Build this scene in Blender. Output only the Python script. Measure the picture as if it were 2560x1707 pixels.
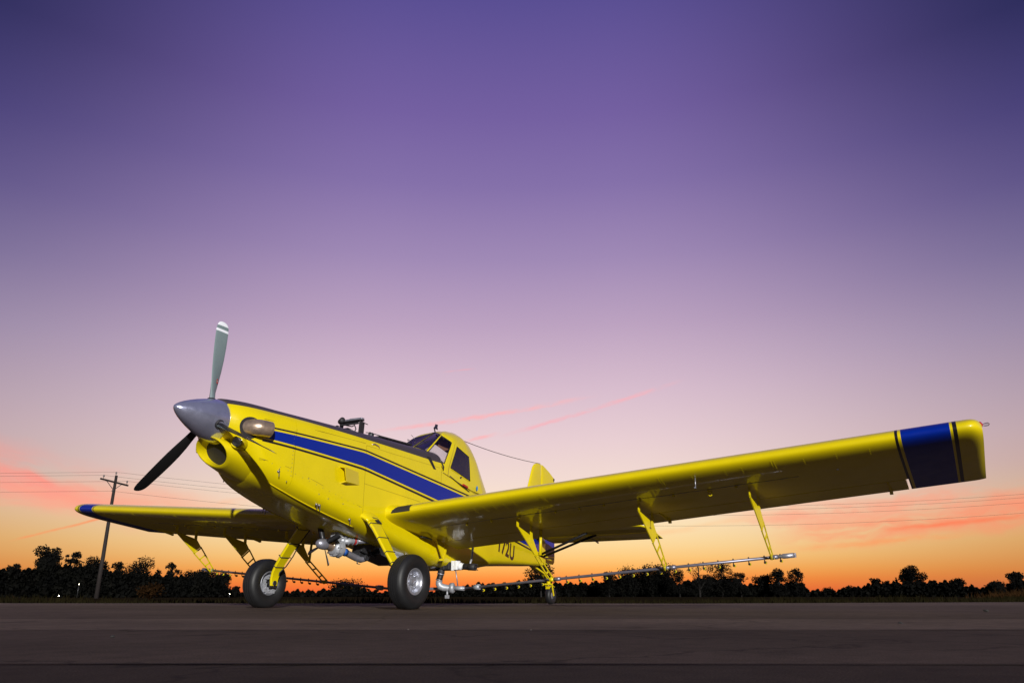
import bpy, bmesh, math, random
from math import sin, cos, pi, radians, sqrt, atan2
from mathutils import Vector, Matrix, Quaternion

for o in list(bpy.data.objects):
    bpy.data.objects.remove(o)
S = bpy.context.scene
COL = S.collection
V = Vector

# ------------------------------------------------------------------ camera
CAM = V((8.3478, 7.6965, 0.1702))
YAW, PIT = -2.6183, 0.3231
cd = bpy.data.cameras.new('camera')
cd.sensor_width = 36.0
cd.lens = 26.665
cd.clip_start = 0.02
cd.clip_end = 20000
co = bpy.data.objects.new('camera', cd)
COL.objects.link(co)
co.location = CAM
FW = V((cos(PIT)*cos(YAW), cos(PIT)*sin(YAW), sin(PIT)))
co.rotation_euler = FW.to_track_quat('-Z', 'Y').to_euler()
S.camera = co
FH = V((cos(YAW), sin(YAW), 0))          # level heading of the view
RH = V((sin(YAW), -cos(YAW), 0))         # level right of the view

# ------------------------------------------------------------------ world: dusk sky
def lin(c):
    def f(v):
        v /= 255.0
        return v/12.92 if v <= 0.04045 else ((v+0.055)/1.055)**2.4
    return (f(c[0]), f(c[1]), f(c[2]), 1.0)

W = bpy.data.worlds.new('World')
S.world = W
W.use_nodes = True
NT = W.node_tree
NT.nodes.clear()

class NG:
    """small helper that chains nodes"""
    def __init__(s, nt): s.nt = nt
    def n(s, t): return s.nt.nodes.new(t)
    def put(s, sock, v):
        if isinstance(v, bpy.types.NodeSocket): s.nt.links.new(v, sock)
        elif v is not None: sock.default_value = v
    def m(s, op, a, b=None, c=None, clamp=False):
        x = s.n('ShaderNodeMath'); x.operation = op; x.use_clamp = clamp
        for i, v in enumerate((a, b, c)):
            if v is not None: s.put(x.inputs[i], v)
        return x.outputs[0]
    def dot(s, a, vec):
        x = s.n('ShaderNodeVectorMath'); x.operation = 'DOT_PRODUCT'
        s.put(x.inputs[0], a); x.inputs[1].default_value = vec
        return x.outputs['Value']
    def sm(s, v, a, b):
        x = s.n('ShaderNodeMapRange'); x.interpolation_type = 'SMOOTHSTEP'
        s.put(x.inputs[0], v); x.inputs[1].default_value = a; x.inputs[2].default_value = b
        return x.outputs[0]
    def mr(s, v, a, b, c=0.0, d=1.0):
        x = s.n('ShaderNodeMapRange'); s.put(x.inputs[0], v)
        for i, k in enumerate((a, b, c, d)): x.inputs[i+1].default_value = k
        return x.outputs[0]
    def ramp(s, v, stops, interp='LINEAR'):
        x = s.n('ShaderNodeValToRGB'); x.color_ramp.interpolation = interp
        e = x.color_ramp.elements
        while len(e) > 1: e.remove(e[0])
        e[0].position = stops[0][0]; e[0].color = stops[0][1]
        for p, c in stops[1:]:
            k = e.new(p); k.color = c
        s.put(x.inputs[0], v)
        return x.outputs[0]
    def mix(s, f, a, b, mode='MIX'):
        x = s.n('ShaderNodeMix'); x.data_type = 'RGBA'; x.blend_type = mode
        s.put(x.inputs[0], f); s.put(x.inputs[6], a); s.put(x.inputs[7], b)
        return x.outputs[2]
    def noise(s, vec, scale, detail=3, rough=0.5, out=0):
        x = s.n('ShaderNodeTexNoise'); s.put(x.inputs['Vector'], vec)
        x.inputs['Scale'].default_value = scale; x.inputs['Detail'].default_value = detail
        x.inputs['Roughness'].default_value = rough
        return x.outputs[out]
    def comb(s, a, b, c=0.0):
        x = s.n('ShaderNodeCombineXYZ')
        for i, v in enumerate((a, b, c)): s.put(x.inputs[i], v)
        return x.outputs[0]
    def sep(s, v):
        x = s.n('ShaderNodeSeparateXYZ'); s.put(x.inputs[0], v)
        return x.outputs

g = NG(NT)
tc = g.n('ShaderNodeTexCoord').outputs['Generated']
nv = g.n('ShaderNodeVectorMath'); nv.operation = 'NORMALIZE'; NT.links.new(tc, nv.inputs[0])
dv = nv.outputs[0]
el = g.m('DEGREES', g.m('ARCSINE', g.sep(dv)[2]))
az = g.m('DEGREES', g.m('ARCTAN2', g.dot(dv, RH), g.dot(dv, FH)))
def elstops(rows): return [((e+4.0)/94.0, lin(c)) for e, c in rows]
elf = g.m('DIVIDE', g.m('ADD', el, 4.0), 94.0)
core = g.ramp(elf, elstops([(-4, (120, 70, 60)), (-0.3, (226, 90, 60)), (0.4, (248, 112, 52)), (1.1, (255, 144, 62)), (1.8, (255, 178, 90)), (2.6, (255, 203, 126)), (3.5, (254, 218, 156)),
    (4.8, (254, 227, 182)), (6.4, (251, 227, 204)), (8.2, (243, 219, 210)), (11, (233, 207, 211)), (14.7, (217, 190, 206)), (19.6, (189, 163, 193)),
    (24.6, (160, 138, 182)), (30, (133, 113, 170)), (35, (116, 96, 161)), (42.7, (90, 79, 147)), (62, (58, 58, 120)), (90, (48, 50, 110))]))
side = g.ramp(elf, elstops([(-4, (90, 60, 60)), (-0.3, (176, 92, 62)), (1.5, (204, 124, 66)), (3.5, (212, 154, 90)), (5.6, (208, 170, 136)),
    (8, (192, 160, 156)), (10, (183, 158, 166)), (12.2, (171, 151, 167)), (16.5, (145, 131, 162)), (21, (114, 104, 147)), (25.3, (88, 79, 132)),
    (29.5, (68, 62, 117)), (35.3, (43, 44, 90)), (50, (34, 38, 82)), (90, (34, 38, 84))]))
back = g.ramp(elf, elstops([(-4, (40, 36, 44)), (0, (30, 28, 38)), (6, (36, 34, 50)), (14, (40, 38, 64)), (30, (38, 38, 76)), (60, (36, 38, 80)), (90, (34, 38, 80))]))
aaz = g.m('ABSOLUTE', g.m('SUBTRACT', az, -1.0))
sky = g.mix(g.sm(aaz, 8.0, 45.0), core, side)
sky = g.mix(g.sm(aaz, 42.0, 130.0), sky, back)

def streak(p0, p1, w, strength, col, sky, ns=0.6, fade=2.0, seed=0.0, wob=1.0):
    """a cloud streak between two (azimuth, elevation) points, in degrees"""
    dx, dy = p1[0]-p0[0], p1[1]-p0[1]
    L = sqrt(dx*dx+dy*dy); ux, uy = dx/L, dy/L
    a = g.m('SUBTRACT', az, p0[0]); b = g.m('SUBTRACT', el, p0[1])
    t = g.m('ADD', g.m('MULTIPLY', a, ux), g.m('MULTIPLY', b, uy))
    d = g.m('ADD', g.m('MULTIPLY', a, -uy), g.m('MULTIPLY', b, ux))
    nz = g.noise(g.comb(g.m('MULTIPLY', t, ns), g.m('MULTIPLY', d, ns*1.5), seed), 1.0, 3, 0.6)
    d = g.m('ADD', d, g.m('MULTIPLY', g.m('SUBTRACT', nz, 0.5), wob*w))
    n2 = g.noise(g.comb(g.m('MULTIPLY', t, ns*0.7), g.m('MULTIPLY', d, ns*3), seed+7.3), 1.0, 4, 0.6)
    k = g.m('SUBTRACT', 1.0, g.sm(g.m('ABSOLUTE', d), 0.0, w))
    k = g.m('MULTIPLY', k, g.m('MULTIPLY', g.sm(t, 0.0, fade), g.m('SUBTRACT', 1.0, g.sm(t, L-fade, L))))
    k = g.m('MULTIPLY', k, g.m('MULTIPLY', g.sm(n2, 0.28, 0.62), strength))
    return g.mix(k, sky, lin(col))
PK = (255, 190, 190)
sky = streak((-11.5, 11.35), (7.2, 14.45), 0.27, 0.95, (250, 184, 188), sky, 0.9, 5.0, 1.0)
sky = streak((-1.5, 11.2), (13.6, 15.35), 0.24, 0.75, (250, 178, 186), sky, 0.8, 4.0, 4.0)
sky = streak((-4.6, 10.75), (-0.6, 11.75), 0.22, 0.9, (252, 184, 186), sky, 0.9, 1.6, 9.0)
sky = streak((-5.6, 16.1), (-2.6, 16.5), 0.10, 0.6, (240, 170, 180), sky, 1.0, 1.0, 3.0)
sky = streak((-46.0, 9.0), (-23.0, 5.4), 2.6, 1.0, (255, 152, 138), sky, 0.18, 7.0, 12.0, 0.8)
sky = streak((-46.0, 6.3), (-17.0, 5.6), 1.6, 0.7, (255, 168, 140), sky, 0.22, 9.0, 15.0, 0.8)
sky = streak((-33.6, 2.9), (-26.0, 5.4), 0.13, 0.75, (255, 146, 92), sky, 0.6, 2.5, 21.0)
sky = streak((-24.0, 5.2), (-15.0, 7.2), 0.45, 0.5, (255, 190, 150), sky, 0.6, 3.0, 24.0)
sky = streak((17.0, 3.7), (42.0, 5.6), 1.6, 0.85, (255, 142, 106), sky, 0.25, 7.0, 31.0, 1.2)
sky = streak((14.0, 5.0), (40.0, 6.3), 1.2, 0.7, (255, 158, 128), sky, 0.3, 6.0, 35.0, 1.2)
sky = streak((24.0, 4.05), (44.0, 5.35), 0.25, 0.7, (255, 124, 84), sky, 0.5, 4.0, 38.0)
sky = streak((18.0, 2.9), (32.0, 3.8), 0.35, 0.5, (255, 150, 90), sky, 0.5, 4.0, 44.0)
sky = streak((6.0, 3.6), (20.0, 5.6), 0.35, 0.4, (255, 196, 140), sky, 0.5, 4.0, 48.0)
bg = g.n('ShaderNodeBackground')
NT.links.new(sky, bg.inputs[0])
bg.inputs[1].default_value = 1.0
NT.links.new(bg.outputs[0], g.n('ShaderNodeOutputWorld').inputs[0])
W.cycles.sampling_method = 'MANUAL'
W.cycles.sample_map_resolution = 512

# ------------------------------------------------------------------ key light (low, from behind the camera's right shoulder)
sl = bpy.data.lights.new('sun', 'SUN')
sl.energy = 4.5
sl.angle = radians(0.6)
sl.color = (1.0, 0.98, 0.93)
so = bpy.data.objects.new('sun', sl)
COL.objects.link(so)
so.rotation_euler = V((0.690, 0.675, 0.260)).to_track_quat('Z', 'Y').to_euler()
so.location = (20, 33, 9)

vs = S.view_settings
S.display_settings.display_device = 'sRGB'
vs.view_transform = 'Standard'
vs.look = 'None'
vs.exposure = 0.0
vs.gamma = 1.0
vs.use_curve_mapping = False
S.cycles.max_bounces = 8
S.cycles.transparent_max_bounces = 12

# ------------------------------------------------------------------ materials
MATS = {}
def mat(name, col, rough=0.5, metal=0.0, coat=0.0, spec=0.5, vary=0.0, vscale=6.0, bump=0.0, bscale=40.0, rvary=0.0, emit=None, estr=0.0):
    m = bpy.data.materials.new(name); m.use_nodes = True
    nt = m.node_tree; b = nt.nodes['Principled BSDF']; q = NG(nt)
    c4 = (col[0], col[1], col[2], 1.0)
    b.inputs['Base Color'].default_value = c4
    b.inputs['Roughness'].default_value = rough
    b.inputs['Metallic'].default_value = metal
    b.inputs['Coat Weight'].default_value = coat
    b.inputs['Coat Roughness'].default_value = 0.06
    b.inputs['Specular IOR Level'].default_value = spec
    oc = q.n('ShaderNodeTexCoord').outputs['Object']
    if vary:
        n = q.noise(oc, vscale, 6, 0.62)
        k = q.mr(n, 0.3, 0.7, 1.0-vary, 1.0+vary*0.5)
        nt.links.new(q.mix(1.0, c4, q.comb(k, k, k), 'MULTIPLY'), b.inputs['Base Color'])
    if rvary:
        n = q.noise(oc, vscale*1.7, 5, 0.6)
        nt.links.new(q.mr(n, 0.3, 0.7, max(0.03, rough-rvary), rough+rvary), b.inputs['Roughness'])
    if bump:
        bp = q.n('ShaderNodeBump'); bp.inputs['Strength'].default_value = bump; bp.inputs['Distance'].default_value = 0.01
        nt.links.new(q.noise(oc, bscale, 4, 0.6), bp.inputs['Height'])
        nt.links.new(bp.outputs[0], b.inputs['Normal'])
    if emit:
        b.inputs['Emission Color'].default_value = (emit[0], emit[1], emit[2], 1)
        b.inputs['Emission Strength'].default_value = estr
    MATS[name] = m
    return m

YEL = (0.70, 0.550, 0.001)
mat('yellow_paint', YEL, 0.36, coat=0.55, spec=0.3, vary=0.05, vscale=3.0, rvary=0.06, bump=0.015, bscale=9.0)
mat('yellow_metal', YEL, 0.38, coat=0.15, vary=0.08, vscale=9.0)
mat('blue_paint', (0.001, 0.018, 0.26), 0.36, coat=0.45, spec=0.12, vary=0.06, vscale=3.0, rvary=0.05)
mat('black_paint', (0.012, 0.010, 0.012), 0.34, coat=0.2)
mat('text_paint', (0.045, 0.016, 0.014), 0.4)
mat('matte_black', (0.018, 0.016, 0.019), 0.62, vary=0.2)
mat('rubber', (0.0095, 0.0095, 0.011), 0.55, vary=0.25, vscale=12.0, bump=0.05, bscale=60.0)
mat('strut_black', (0.008, 0.008, 0.009), 0.6, spec=0.2)
mat('dark_metal', (0.05, 0.05, 0.055), 0.42, metal=0.6, vary=0.2, vscale=20)
mat('aluminium', (0.40, 0.40, 0.47), 0.42, metal=0.7, vary=0.12, vscale=14, rvary=0.08)
mat('boom_tube', (0.22, 0.21, 0.26), 0.4, metal=0.6, vary=0.15, vscale=14)
mat('lamp_reflector', (0.80, 0.78, 0.74), 0.2, metal=0.45)
mat('grey_cast', (0.38, 0.39, 0.43), 0.48, metal=0.35, vary=0.22, vscale=26)
mat('spinner_metal', (0.56, 0.58, 0.80), 0.20, metal=0.80, vary=0.18, vscale=7, rvary=0.07, bump=0.02, bscale=30)
mat('exhaust_metal', (0.50, 0.37, 0.28), 0.33, metal=0.7, vary=0.35, vscale=9, rvary=0.1)
mat('blade_grey', (0.165, 0.215, 0.225), 0.42, vary=0.06)
mat('blade_white', (0.72, 0.74, 0.80), 0.45)
mat('blade_black', (0.010, 0.010, 0.011), 0.5)
mat('rim_silver', (0.46, 0.47, 0.53), 0.36, metal=0.75, vary=0.15, vscale=22)
mat('red_paint', (0.42, 0.02, 0.02), 0.4)
mat('band_blue', (0.02, 0.09, 0.36), 0.45)
mat('white_paint', (0.78, 0.78, 0.80), 0.4)
mat('seat_red', (0.30, 0.07, 0.05), 0.7, vary=0.2)
mat('visor_tan', (0.42, 0.20, 0.11), 0.6)
mat('shade_fabric', (0.74, 0.62, 0.60), 0.8)
mat('cockpit_dark', (0.03, 0.03, 0.035), 0.7)
mat('cable', (0.02, 0.018, 0.02), 0.6)
mat('bolt', (0.30, 0.28, 0.26), 0.4, metal=0.8)
mat('decal_blue', (0.03, 0.22, 0.50), 0.35)
mat('nav_red', (0.40, 0.004, 0.02), 0.15, coat=0.6)
mat('wood', (0.018, 0.012, 0.011), 0.85, vary=0.35, vscale=5, bump=0.3, bscale=30)
mat('porcelain', (0.10, 0.09, 0.09), 0.35)
mat('bark', (0.008, 0.006, 0.005), 0.9, vary=0.3)
mat('lamp_glow', (0.9, 0.85, 0.7), 0.4, emit=(1.0, 0.90, 0.62), estr=30.0)
mat('stone', (0.035, 0.032, 0.030), 0.9, vary=0.3)
mat('pale_stone', (0.30, 0.27, 0.25), 0.9, vary=0.2)

def glass_mat(name, tint=(0.82, 0.84, 0.90), f0=0.06):
    m = bpy.data.materials.new(name); m.use_nodes = True
    nt = m.node_tree; nt.nodes.clear(); q = NG(nt)
    tr = q.n('ShaderNodeBsdfTransparent'); tr.inputs[0].default_value = (*tint, 1)
    gl = q.n('ShaderNodeBsdfGlossy'); gl.inputs['Roughness'].default_value = 0.03
    lw = q.n('ShaderNodeLayerWeight'); lw.inputs[0].default_value = 0.28
    f = q.m('ADD', q.m('MULTIPLY', lw.outputs['Fresnel'], 0.9), f0, clamp=True)
    mx = q.n('ShaderNodeMixShader'); nt.links.new(f, mx.inputs[0])
    nt.links.new(tr.outputs[0], mx.inputs[1]); nt.links.new(gl.outputs[0], mx.inputs[2])
    nt.links.new(mx.outputs[0], q.n('ShaderNodeOutputMaterial').inputs[0])
    MATS[name] = m
glass_mat('glass', (0.88, 0.88, 0.93), 0.14)
glass_mat('lens_glass', (0.92, 0.93, 0.95), 0.08)

# fuselage paint: yellow with a matt black anti-glare top on the nose deck
def fuselage_mat():
    m = bpy.data.materials.new('fuselage_paint'); m.use_nodes = True
    nt = m.node_tree; b = nt.nodes['Principled BSDF']; q = NG(nt)
    oc = q.n('ShaderNodeTexCoord').outputs['Object']
    s = q.sep(oc)
    edge = q.mr(s[0], -1.6, 2.3, 2.212, 2.390)
    top = q.m('MULTIPLY', q.m('GREATER_THAN', s[2], edge), q.m('GREATER_THAN', s[0], -1.78))
    n = q.noise(oc, 3.0, 6, 0.62)
    k = q.mr(n, 0.3, 0.7, 0.95, 1.02)
    y = q.mix(1.0, (*YEL, 1), q.comb(k, k, k), 'MULTIPLY')
    nt.links.new(q.mix(top, y, (0.052, 0.042, 0.045, 1)), b.inputs['Base Color'])
    nt.links.new(q.m('ADD', q.mr(n, 0.3, 0.7, 0.24, 0.34), q.m('MULTIPLY', top, 0.16)), b.inputs['Roughness'])
    nt.links.new(q.m('MULTIPLY', q.m('SUBTRACT', 1.0, top), 0.5), b.inputs['Coat Weight'])
    b.inputs['Specular IOR Level'].default_value = 0.35
    b.inputs['Coat Roughness'].default_value = 0.06
    bp = q.n('ShaderNodeBump'); bp.inputs['Strength'].default_value = 0.02; bp.inputs['Distance'].default_value = 0.01
    nt.links.new(q.noise(oc, 6.0, 3, 0.5), bp.inputs['Height'])
    nt.links.new(bp.outputs[0], b.inputs['Normal'])
    MATS['fuselage_paint'] = m
fuselage_mat()

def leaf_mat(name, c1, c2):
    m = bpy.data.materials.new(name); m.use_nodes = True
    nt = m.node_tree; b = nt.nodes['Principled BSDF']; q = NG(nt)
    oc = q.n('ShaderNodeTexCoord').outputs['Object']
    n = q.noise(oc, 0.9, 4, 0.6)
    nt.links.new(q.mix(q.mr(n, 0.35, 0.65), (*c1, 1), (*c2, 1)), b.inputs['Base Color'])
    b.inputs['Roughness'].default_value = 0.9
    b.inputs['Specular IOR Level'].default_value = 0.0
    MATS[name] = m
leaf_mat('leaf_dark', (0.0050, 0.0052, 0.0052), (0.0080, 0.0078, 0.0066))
leaf_mat('leaf_brown', (0.020, 0.016, 0.010), (0.030, 0.022, 0.012))
leaf_mat('dry_grass', (0.018, 0.009, 0.004), (0.036, 0.018, 0.007))
leaf_mat('verge_grass', (0.008, 0.007, 0.003), (0.015, 0.012, 0.005))

def asphalt_mat(name, base):
    m = bpy.data.materials.new(name); m.use_nodes = True
    nt = m.node_tree; b = nt.nodes['Principled BSDF']; q = NG(nt)
    oc = q.n('ShaderNodeTexCoord').outputs['Object']
    a = q.noise(oc, 0.55, 5, 0.6); c = q.noise(oc, 9.0, 5, 0.65); f = q.noise(oc, 170.0, 3, 0.7)
    k = q.m('MULTIPLY', q.mr(a, 0.3, 0.7, 0.66, 1.22), q.m('MULTIPLY', q.mr(c, 0.3, 0.7, 0.74, 1.18), q.mr(f, 0.36, 0.64, 0.45, 1.55)))
    # hairline cracks and darker oil spots
    wv = q.n('ShaderNodeVectorMath'); wv.operation = 'ADD'; nt.links.new(oc, wv.inputs[0])
    nz = q.n('ShaderNodeTexNoise'); nz.inputs['Scale'].default_value = 2.2; nz.inputs['Detail'].default_value = 5; nt.links.new(oc, nz.inputs['Vector'])
    sc = q.n('ShaderNodeVectorMath'); sc.operation = 'SCALE'; nt.links.new(nz.outputs['Color'], sc.inputs[0]); sc.inputs['Scale'].default_value = 0.55; nt.links.new(sc.outputs[0], wv.inputs[1])
    vo = q.n('ShaderNodeTexVoronoi'); vo.feature = 'DISTANCE_TO_EDGE'; vo.inputs['Scale'].default_value = 0.42; nt.links.new(wv.outputs[0], vo.inputs['Vector'])
    k = q.m('MULTIPLY', k, q.mr(vo.outputs['Distance'], 0.0, 0.006, 0.45, 1.0))
    sp = q.noise(oc, 1.6, 4, 0.55)
    k = q.m('MULTIPLY', k, q.mr(sp, 0.62, 0.70, 1.0, 0.62))
    nt.links.new(q.mix(1.0, (*base, 1), q.comb(k, k, k), 'MULTIPLY'), b.inputs['Base Color'])
    b.inputs['Roughness'].default_value = 0.9
    b.inputs['Specular IOR Level'].default_value = 0.12
    bp = q.n('ShaderNodeBump'); bp.inputs['Strength'].default_value = 0.45; bp.inputs['Distance'].default_value = 0.004
    nt.links.new(q.m('ADD', f, q.m('MULTIPLY', c, 0.8)), bp.inputs['Height'])
    nt.links.new(bp.outputs[0], b.inputs['Normal'])
    MATS[name] = m
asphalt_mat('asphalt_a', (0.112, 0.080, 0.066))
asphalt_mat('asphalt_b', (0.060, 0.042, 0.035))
asphalt_mat('asphalt_c', (0.029, 0.020, 0.017))  # nearest lane: light fall-off toward the camera painted into the base colour
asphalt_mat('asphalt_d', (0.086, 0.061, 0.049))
mat('tar', (0.014, 0.011, 0.010), 0.9, spec=0.1, vary=0.3, vscale=4.0)
mat('soil', (0.022, 0.016, 0.009), 1.0, spec=0.0, vary=0.4, vscale=0.6)

# ------------------------------------------------------------------ mesh helpers
class MB:
    def __init__(s): s.v = []; s.f = []; s.mi = []; s.sm = []
    def add(s, vs, fs, mi=0, smooth=False):
        o = len(s.v); s.v += [tuple(p) for p in vs]
        for f in fs:
            s.f.append([i+o for i in f]); s.mi.append(mi); s.sm.append(smooth)
        return s
    def box(s, c, d, M=None, mi=0):
        c = V(c); h = V(d)/2
        pts = [V((x*h.x, y*h.y, z*h.z)) for x in (-1, 1) for y in (-1, 1) for z in (-1, 1)]
        if M is not None: pts = [M @ p for p in pts]
        return s.add([p+c for p in pts], [(0, 1, 3, 2), (4, 6, 7, 5), (0, 4, 5, 1), (2, 3, 7, 6), (0, 2, 6, 4), (1, 5, 7, 3)], mi)
    def bar(s, a, b, w, h, up=(0, 0, 1), mi=0):
        """rectangular bar from a to b, w across, h along up"""
        a, b = V(a), V(b); d = (b-a).normalized(); u = V(up); r = d.cross(u).normalized(); u = r.cross(d)
        pts = [p + r*(i*w/2) + u*(j*h/2) for p in (a, b) for i in (-1, 1) for j in (-1, 1)]
        return s.add(pts, [(0, 1, 3, 2), (4, 6, 7, 5), (0, 4, 5, 1), (2, 3, 7, 6), (0, 2, 6, 4), (1, 5, 7, 3)], mi)
    def tube(s, path, r, n=10, cap=True, mi=0, smooth=True):
        P = [V(p) for p in path]; R = r if isinstance(r, (list, tuple)) else [r]*len(P)
        pts = []; u = None
        for i, p in enumerate(P):
            d = (P[min(i+1, len(P)-1)]-P[max(i-1, 0)]).normalized()
            if u is None:
                u = d.orthogonal().normalized()
            else:
                u = (u-d*u.dot(d)).normalized()
            w = d.cross(u)
            pts += [p+(u*cos(2*pi*k/n)+w*sin(2*pi*k/n))*R[i] for k in range(n)]
        fs = [(i*n+k, i*n+(k+1) % n, (i+1)*n+(k+1) % n, (i+1)*n+k) for i in range(len(P)-1) for k in range(n)]
        s.add(pts, fs, mi, smooth)
        if cap:
            s.add(pts[:n], [tuple(range(n))[::-1]], mi); s.add(pts[-n:], [tuple(range(n))], mi)
        return s
    def lathe(s, prof, o, axis, n=32, mi=0, smooth=True, cap=False):
        """prof: (along, radius) pairs about axis through o"""
        o = V(o); d = V(axis).normalized(); u = d.orthogonal().normalized(); w = d.cross(u)
        pts = [o+d*a+(u*cos(2*pi*k/n)+w*sin(2*pi*k/n))*r for a, r in prof for k in range(n)]
        fs = [(i*n+k, i*n+(k+1) % n, (i+1)*n+(k+1) % n, (i+1)*n+k) for i in range(len(prof)-1) for k in range(n)]
        s.add(pts, fs, mi, smooth)
        if cap: s.add(pts[:n], [tuple(range(n))[::-1]], mi); s.add(pts[-n:], [tuple(range(n))], mi)
        return s
    def loft(s, secs, closed=True, cap=(False, False), mi=0, smooth=True, mif=None):
        n = len(secs[0]); o = len(s.v)
        pts = [p for c in secs for p in c]
        s.v += [tuple(p) for p in pts]
        for i in range(len(secs)-1):
            for k in range(n if closed else n-1):
                s.f.append([o+i*n+k, o+i*n+(k+1) % n, o+(i+1)*n+(k+1) % n, o+(i+1)*n+k])
                s.mi.append(mif(i, k) if mif else mi); s.sm.append(smooth)
        if cap[0]: s.f.append([o+k for k in range(n)][::-1]); s.mi.append(mi); s.sm.append(False)
        if cap[1]: s.f.append([o+(len(secs)-1)*n+k for k in range(n)]); s.mi.append(mi); s.sm.append(False)
        return s
    def prism(s, poly, thick, n, holes=None, mi=0):
        """planar polygon (3D points) extruded symmetrically along n"""
        n = V(n).normalized()*thick/2; k = len(poly)
        a = [V(p)-n for p in poly]; b = [V(p)+n for p in poly]
        return s.add(a+b, [tuple(range(k))[::-1], tuple(range(k, 2*k))]+[(i, (i+1) % k, k+(i+1) % k, k+i) for i in range(k)], mi)
    def build(s, name, mats, parent=None, bevel=0.0, fix=True, autosmooth=None):
        me = bpy.data.meshes.new(name); me.from_pydata(s.v, [], s.f)
        if isinstance(mats, str): mats = [mats]
        for m in mats: me.materials.append(MATS[m])
        me.polygons.foreach_set('material_index', s.mi)
        me.polygons.foreach_set('use_smooth', s.sm)
        if fix:
            bm = bmesh.new(); bm.from_mesh(me)
            bmesh.ops.remove_doubles(bm, verts=bm.verts, dist=1e-5)
            bmesh.ops.recalc_face_normals(bm, faces=bm.faces)
            if autosmooth is not None:
                for e in bm.edges:
                    if len(e.link_faces) == 2 and e.calc_face_angle(0) > autosmooth: e.smooth = False
            bm.to_mesh(me); bm.free()
        me.update()
        ob = bpy.data.objects.new(name, me); COL.objects.link(ob)
        if parent: ob.parent = parent
        if bevel:
            bv = ob.modifiers.new('bevel', 'BEVEL'); bv.width = bevel; bv.segments = 2; bv.limit_method = 'ANGLE'; bv.angle_limit = radians(40)
        return ob

def empty(name, loc=(0, 0, 0), rz=0.0):
    o = bpy.data.objects.new(name, None); COL.objects.link(o)
    o.location = loc; o.rotation_euler = (0, 0, rz); o.empty_display_size = 0.3
    return o
def tag(o, label=None, cat=None, group=None, kind=None):
    if label: o['label'] = label
    if cat: o['category'] = cat
    if group: o['group'] = group
    if kind: o['kind'] = kind
    return o
def copy_tree(o, parent=None):
    c = o.copy(); COL.objects.link(c); c.parent = parent
    for ch in o.children: copy_tree(ch, c)
    return c
def hermite(tab, x):
    """smooth interpolation of rows (x, a, b, ...) with x falling"""
    n = len(tab)
    if x >= tab[0][0]: return list(tab[0][1:])
    if x <= tab[-1][0]: return list(tab[-1][1:])
    i = next(k for k in range(n-1) if tab[k+1][0] <= x)
    x0, x1 = tab[i][0], tab[i+1][0]; h = x1-x0; t = (x-x0)/h; out = []
    for j in range(1, len(tab[0])):
        def sl(k):
            if k == 0: return (tab[1][j]-tab[0][j])/(tab[1][0]-tab[0][0])
            if k == n-1: return (tab[-1][j]-tab[-2][j])/(tab[-1][0]-tab[-2][0])
            a = (tab[k][j]-tab[k-1][j])/(tab[k][0]-tab[k-1][0]); b = (tab[k+1][j]-tab[k][j])/(tab[k+1][0]-tab[k][0])
            return 0.0 if a*b <= 0 else 2*a*b/(a+b)
        m0, m1 = sl(i), sl(i+1); p0, p1 = tab[i][j], tab[i+1][j]
        out.append((2*t**3-3*t*t+1)*p0+(t**3-2*t*t+t)*h*m0+(-2*t**3+3*t*t)*p1+(t**3-t*t)*h*m1)
    return out
def ground_at(azd, dist):
    """a spot on the ground seen at azimuth azd (degrees right of the view) and a distance in metres"""
    a = radians(azd)
    p = CAM + (FH*cos(a)+RH*sin(a))*dist
    return V((p.x, p.y, 0))
def px_az(x): return math.degrees(math.atan2((x-1176)/1742.13, cos(PIT)+0.335*sin(PIT)))

# ------------------------------------------------------------------ ground
soil = MB(); soil.add([(-1500, -1500, -0.03), (1500, -1500, -0.03), (1500, 1500, -0.03), (-1500, 1500, -0.03)], [(0, 1, 2, 3)])
tag(soil.build('grass_field', 'soil'), 'dark dry field behind the apron', kind='structure')
pav = MB()
# apron in paving lanes laid across the view, each with a recessed seam
def fr(f, r, z=0.0): p = CAM+FH*f+RH*r; return (p.x, p.y, z)
far_edge = [(-90, 26.0), (-40, 40.0), (-25, 26.0), (-12, 19.5), (4, 18.6), (15, 23.0), (34, 50.0), (75, 104.0), (130, 120.0)]
def far_at(r):
    for (r0, f0), (r1, f1) in zip(far_edge, far_edge[1:]):
        if r0 <= r <= r1: return f0+(f1-f0)*(r-r0)/(r1-r0)
    return far_edge[-1][1]
base = MB(); base.add([fr(-40, -120, -0.018), fr(-40, 130, -0.018)]+[fr(f-0.2, r, -0.018) for r, f in far_edge[::-1]], [tuple(range(2+len(far_edge)))])
apron = tag(base.build('apron', 'tar', fix=False), 'asphalt apron the airplane is parked on', kind='structure')
lanes = [(-40, -5.9, 'asphalt_c'), (-5.9, -1.9, 'asphalt_b'), (-1.9, 2.14, 'asphalt_c'), (2.14, 4.22, 'asphalt_b'), (4.22, 6.35, 'asphalt_a'), (6.35, 10.6, 'asphalt_d'), (10.6, 14.9, 'asphalt_d'), (14.9, None, 'asphalt_a')]  # paving tones differ by lane; near lanes darkened further to paint in light fall-off
random.seed(5)
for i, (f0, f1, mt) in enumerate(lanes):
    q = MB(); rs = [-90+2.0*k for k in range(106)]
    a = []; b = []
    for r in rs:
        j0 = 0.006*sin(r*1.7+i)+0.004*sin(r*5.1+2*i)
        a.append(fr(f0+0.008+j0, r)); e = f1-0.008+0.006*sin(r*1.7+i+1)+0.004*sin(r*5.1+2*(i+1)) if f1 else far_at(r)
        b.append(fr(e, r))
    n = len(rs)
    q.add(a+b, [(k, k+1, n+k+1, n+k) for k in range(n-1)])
    q.build('paving_lane', mt, apron, fix=False)

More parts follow.
